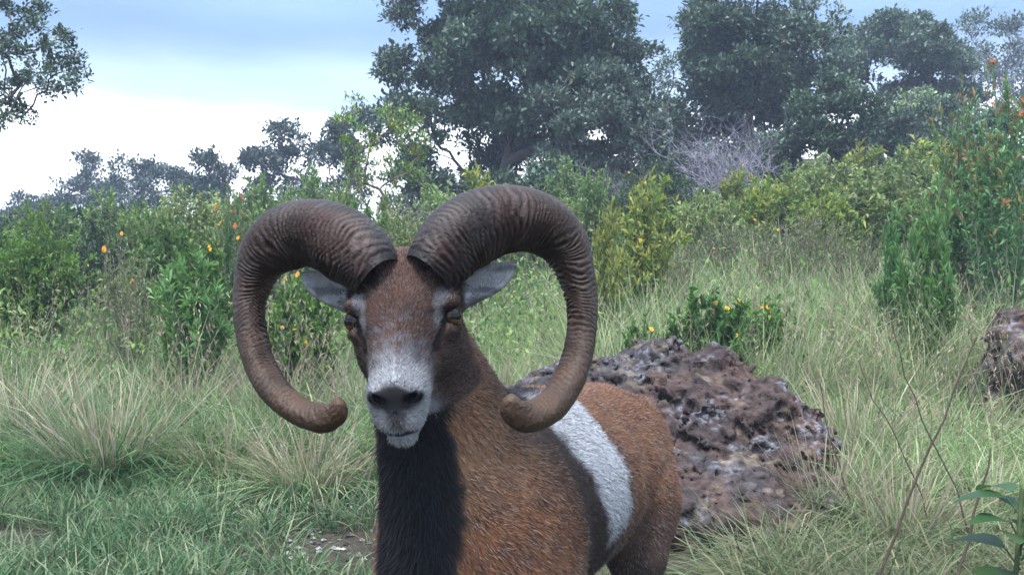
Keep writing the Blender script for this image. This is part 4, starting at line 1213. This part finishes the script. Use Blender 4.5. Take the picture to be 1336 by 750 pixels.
def tufts(name, seed, n, per, urange, drange, hrange, cols, wid, spread, bend, dens=None, hfun=None):
    rng = np.random.default_rng(seed)
    u = rng.uniform(*urange, n); d = np.exp(rng.uniform(math.log(drange[0]), math.log(drange[1]), n))
    x = (u - 668) / F_PX * d; y = d
    keep = ~blocked(x, y, .04)
    if dens is not None: keep &= rng.random(n) < dens(u, d, x, y)
    u, d, x, y = u[keep], d[keep], x[keep], y[keep]; n = len(x)
    z = terrain(x, y)
    hh = rng.uniform(*hrange, n) * (hfun(u, d) if hfun else 1)
    tone = rng.random((n, 1))
    base = pick(rng, cols, n, .2)
    P = np.repeat(np.stack([x, y, z - .01], 1), per, 0); m = len(P)
    a = rng.uniform(0, 6.283, m); r = np.sqrt(rng.random(m))
    off = np.stack([np.cos(a), np.sin(a), 0 * a], 1)
    P = P + off * (r * .05 * spread)[:, None]
    D = nrm(off * (r * spread * .55)[:, None] + V3(0, 0, 1) + rng.normal(0, .10, (m, 3)))
    Ln = np.repeat(hh, per) * rng.uniform(.45, 1.15, m)
    C = lerp(np.repeat(base, per, 0), pick(rng, cols, m, .2), .55)
    dd = np.repeat(d, per)
    mb = MB()
    W_ = wid * rng.uniform(.6, 1.3, m) * np.maximum(1, dd / 5) ** .7; bd = rng.uniform(bend[0], bend[1], m)
    for near_, q in ((True, dd < 4.6), (False, dd >= 4.6)):
        if q.any(): blades(mb, P[q], D[q], Ln[q], W_[q], C[q], rng, bend=bd[q], full=near_)
    o = mb.build(name, M_GRASS); tag(o, kind="stuff")
    return o
# mown-looking short green grass in front of the tussocks
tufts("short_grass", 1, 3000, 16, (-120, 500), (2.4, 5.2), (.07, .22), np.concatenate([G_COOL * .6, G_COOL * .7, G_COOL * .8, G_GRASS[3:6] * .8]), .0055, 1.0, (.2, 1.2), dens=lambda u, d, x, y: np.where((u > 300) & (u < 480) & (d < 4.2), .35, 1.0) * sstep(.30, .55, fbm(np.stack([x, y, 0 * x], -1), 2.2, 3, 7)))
# tall slope grass: right of and behind the boulder, rising towards the shrubs
tufts("tall_grass", 2, 2300, 34, (880, 1460), (3.5, 10.5), (.26, .50), G_GRASS, .0058, 1.2, (.3, 1.7),
      dens=lambda u, d, x, y: np.where((u < 1000) & (d < 4.0), .15, 1.0), hfun=lambda u, d: np.where(d < 3.6, .75, 1.0))
tufts("tall_grass", 3, 1500, 34, (560, 900), (4.9, 10.5), (.26, .50), G_GRASS, .0058, 1.1, (.2, 1.4))
tufts("tall_grass", 4, 1750, 34, (-120, 560), (4.5, 10.5), (.28, .55), np.concatenate([G_GRASS, G_COOL]), .0058, 1.2, (.2, 1.5))
tufts("tall_grass", 6, 900, 30, (960, 1520), (2.0, 3.9), (.24, .46), G_NEAR_DIM, .0042, 1.3, (.4, 2.0), dens=lambda u, d, x, y: .25 + .75 * sstep(.35, .6, fbm(np.stack([x, y, 0 * x], -1), 3.0, 2, 12)))
tufts("short_grass", 5, 500, 14, (470, 1500), (2.2, 3.9), (.08, .2), G_NEAR_DIM, .0042, 1.0, (.2, .9), dens=lambda u, d, x, y: np.where(u < 900, .4, .5))
tufts("tall_grass", 7, 700, 26, (-700, -120), (3.0, 12), (.25, .5), G_GRASS, .0075, 1.3, (.2, 1.4))
tufts("tall_grass", 8, 700, 26, (1460, 2000), (3.0, 12), (.25, .5), G_GRASS, .0075, 1.3, (.2, 1.4))
tufts("tall_grass", 9, 1000, 26, (740, 1340), (5.3, 9.8), (.45, .85), np.concatenate([G_GRASS[3:6] * .9, G_GRASS]), .0055, .9, (.1, .9))
# low leafy undergrowth filling the bank
rng = np.random.default_rng(31)
mb = MB(); n = 3900
u = np.where(rng.random(n) < .66, rng.uniform(-150, 1480, n), rng.uniform(-900, 2200, n)); d = np.exp(rng.uniform(math.log(6.0), math.log(24), n)); kk = ~((u > 760) & (u < 1330) & (d < 10.5) & (rng.random(n) < .72)); u, d = u[kk], d[kk]; n = len(u)
x = (u - 668) / F_PX * d
z = terrain(x, d); per = 25
hgt = rng.uniform(.2, .65, n)
P = np.repeat(np.stack([x, d, z], 1), per, 0) + rng.normal(0, 1, (n * per, 3)) * V3(.20, .20, 0)
P[:, 2] += np.repeat(hgt, per) * rng.random(n * per)
C = lerp(np.repeat(pick(rng, G_BRIGHT + G_PALE + G_DARK + G_YEL[:2] + [(.2, .16, .1)], n), per, 0), pick(rng, G_BRIGHT + G_DARK, n * per), .35)
s = np.repeat(np.maximum(1, d / 8), per) * rng.uniform(.6, 1.2, n * per)
leaves(mb, P, nrm(rng.normal(0, .7, (n * per, 3)) + V3(0, 0, .6)), .06 * s, .022 * s, C, rng)
tag(mb.build("undergrowth", M_LEAF), kind="stuff")
# thin seed stalks standing above the grass
rng = np.random.default_rng(33)
n = 1700; u = rng.uniform(-80, 1420, n); d = np.exp(rng.uniform(math.log(3.6), math.log(9.5), n)); x = (u - 668) / F_PX * d
k = ~blocked(x, d, .05) & ~((u > 470) & (u < 900) & (d < 5)) & ~((u < 330) & (d < 4.4)); x, d, u = x[k], d[k], u[k]; n = len(x)
P = np.stack([x, d, terrain(x, d)], 1); Ln = rng.uniform(.45, .85, n)
C = pick(rng, [(.30, .24, .16), (.36, .31, .22), (.22, .16, .12), (.16, .19, .08), (.26, .19, .16)], n)
mb = MB(); D = nrm(rng.normal(0, .16, (n, 3)) + V3(0, 0, 1))
blades(mb, P, D, Ln, .0032 * np.maximum(1, d / 4.5) * np.ones(n), C, rng, bend=rng.uniform(.05, .5, n))
per = 9
tt = .72 + .28 * rng.random(n * per)
Pp = np.repeat(P, per, 0) + np.repeat(D, per, 0) * (np.repeat(Ln, per) * tt)[:, None]
leaves(mb, Pp, nrm(np.repeat(D, per, 0) + rng.normal(0, .5, (n * per, 3))), .028, .006, np.repeat(C * 1.1, per, 0), rng)
tag(mb.build("seed_stalks", M_GRASS), kind="stuff")

# tussocks one can tell apart
def tussock_mesh(seed, n, h, cols, wid=.0058, spread=1.0):
    rng = np.random.default_rng(seed); mb = MB()
    a = rng.uniform(0, 6.283, n); r = np.sqrt(rng.random(n)); off = np.stack([np.cos(a), np.sin(a), 0 * a], 1)
    straw = rng.random(n) < .28
    D = nrm(off * (r * spread * .75)[:, None] + V3(0, 0, 1) + rng.normal(0, .08, (n, 3)))
    Ln = h * rng.uniform(.35, 1.1, n) * np.where(straw, 1.1, .9)
    C = np.where(straw[:, None], pick(rng, [(.34, .29, .19), (.26, .21, .14), (.40, .36, .27)], n), pick(rng, cols, n))
    blades(mb, off * (r * .10 * spread)[:, None] - V3(0, 0, .01), D, Ln, wid * rng.uniform(.6, 1.2, n), C, rng, bend=np.where(straw, rng.uniform(.05, .6, n), rng.uniform(.3, 1.8, n)))
    return mb.mesh("blades", M_GRASS)
TUS = [tussock_mesh(1, 1000, .62, G_COOL, spread=1.1), tussock_mesh(2, 800, .42, G_GRASS, spread=1.3), tussock_mesh(3, 700, .55, G_GRASS, spread=.8)]
def tussock(k, label, u, d, s, group=None):
    p = at(u, d); o = link("grass_tussock", TUS[k], None, p)
    o.scale = (s, s, s); o.rotation_euler = (0, 0, _r.uniform(0, 6.28)); tag(o, label, "grass tussock", group)
tussock(0, "tall fanning green tussock with straw stalks at the edge of the short grass", 135, 4.55, 1.05)
tussock(1, "arching straw-tinged tussock beside the ram's black chest", 400, 4.25, .95)
tussock(1, "low tussock of arching blades between the tall fanning tussock and the ram", 290, 4.5, .9)
tussock(0, "second tall tussock, darker, behind the fanning one", 20, 5.0, 1.0)
for u, d, s, where in ((1080, 3.7, .8, "leaning over the boulder's lower end"), (1180, 3.4, .8, "at the foot of the longest dark stem"), (1290, 3.5, .85, "behind the broad-leaved seedling"),
                       (1120, 4.4, 1.0, "behind the thin brown stem"), (1250, 4.6, 1.0, "in front of the small boulder"), (1015, 4.1, .7, "pressed against the big boulder's side")):
    tussock(1 if u % 20 else 2, "loose green and straw tussock " + where, u, d, s, "tussocks in the long grass past the boulder")
for u, d, s, where in ((470, 5.2, .9, "between the ram's cheek and its horn tip"), (360, 5.2, 1.0, "inside the horn's curl, under the leafy herb"), (240, 5.3, 1.0, "behind the fanning tussock, below the lance-leaved shrub"),
                       (700, 5.4, .8, "inside the horn's curl above the boulder"), (640, 5.3, .9, "under the ram's ear beside the boulder"), (780, 5.6, .9, "just past the horn, above the boulder")):
    tussock(2, "upright straw-coloured tussock " + where, u, d, s, "straw tussocks behind the ram")

# long dark stems in the near grass
def stem(label, a, b, r, leafy=0):
    A, Bp = px(*a), px(*b)
    dirn = nrm(A - Bp); base = Bp.copy()
    k = (base[2] - ground_z(base[0], base[1])) / max(dirn[2], .2)
    base = base - dirn * k
    rng = np.random.default_rng(int(a[0])); mb = MB()
    pth = wig(rng, V3(0, 0, -.02), A - base, 12, .03)
    tube(mb, pth, np.linspace(r, r * .45, 12), V3(.055, .040, .030), 6)
    tag(mb.build("bent_twig_stalk", M_BARK, None, loc=base), label, "stem")
stem("longest dark bare stem leaning through the long grass below the small boulder", (1274, 440, 2.9), (1188, 650, 2.75), .0045)
stem("short dark stem stub beside the broad-leaved seedling", (1292, 585, 2.7), (1258, 690, 2.6), .005)
stem("thin dark stem leaning away from the long one", (1165, 430, 3.4), (1230, 600, 3.3), .0032)
stem("thin brown stem in the grass nearest the boulder's end", (1070, 500, 3.6), (1100, 620, 3.5), .0035)
stem("thin dark stem crossing the straw in the long grass", (1120, 470, 3.5), (1190, 620, 3.4), .003)
# broad-leaved seedling close to the lens
rng = np.random.default_rng(91)
p0 = at(1338, 1.6); o = thing("broad_leaved_seedling", "broad-leaved dark green seedling beside the short stem stub", "plant", p0)
mbs = MB(); topz = px(1338, 640, 1.6)[2] - p0[2]
tube(mbs, wig(rng, V3(0, 0, -.02), V3(0, 0, topz), 6, .05), .004, V3(.08, .11, .05), 5)
mbs.build("stem", M_BARK, o)
for k in range(13):
    a = k * 2.4; ml = MB(); L_ = rng.uniform(.06, .095); W_ = L_ * .7
    D = nrm(V3(math.cos(a), math.sin(a), rng.uniform(.0, .5))); sd = nrm(np.cross(D, V3(0, 0, 1))); up = np.cross(sd, D)
    prof = [(0, .05), (.12, .55), (.3, .95), (.5, 1.0), (.7, .72), (.88, .38), (1, .02)]
    b0 = V3(0, 0, topz * rng.uniform(.78, 1.0)); v = []
    for t, w in prof:
        c = b0 + D * (L_ * (t + .25)) - V3(0, 0, 1) * L_ * .35 * t * t
        v += [c + sd * W_ * .5 * w + up * W_ * .10 * w, c, c - sd * W_ * .5 * w + up * W_ * .10 * w]
    f = []
    for i in range(len(prof) - 1):
        for q in (0, 1): f.append((i * 3 + q, i * 3 + q + 1, i * 3 + q + 4, i * 3 + q + 3))
    ml.add(v, V3(.030, .075, .024) * rng.uniform(.7, 1.3), f4=f)
    tube(ml, np.stack([V3(0, 0, b0[2] * .96), b0 + D * L_ * .25]), .0015, V3(.08, .13, .05), 4)
    ml.build("leaf", M_LEAF, o)

# ------------------------------------------------------------------ damp air that pales the far trees
M_HAZE = bpy.data.materials.new("haze"); M_HAZE.use_nodes = True
hn = M_HAZE.node_tree; hn.nodes.clear()
ho = hn.nodes.new("ShaderNodeOutputMaterial"); hv = hn.nodes.new("ShaderNodeVolumePrincipled")
hv.inputs["Color"].default_value = (.62, .74, .95, 1); hv.inputs["Density"].default_value = .0033; hv.inputs["Anisotropy"].default_value = 0.0
hn.links.new(hv.outputs[0], ho.inputs["Volume"])
mb = MB()
hx0, hx1, hy0, hy1, hz0, hz1 = -245, 245, -125, 365, -3.0, 14.0
mb.add([(x, y, z) for x in (hx0, hx1) for y in (hy0, hy1) for z in (hz0, hz1)], V3(.8, .85, .9), f4=[(0, 1, 3, 2), (4, 6, 7, 5), (0, 4, 5, 1), (2, 3, 7, 6), (0, 2, 6, 4), (1, 5, 7, 3)])
tag(mb.build("haze", M_HAZE, smooth=False), kind="stuff")
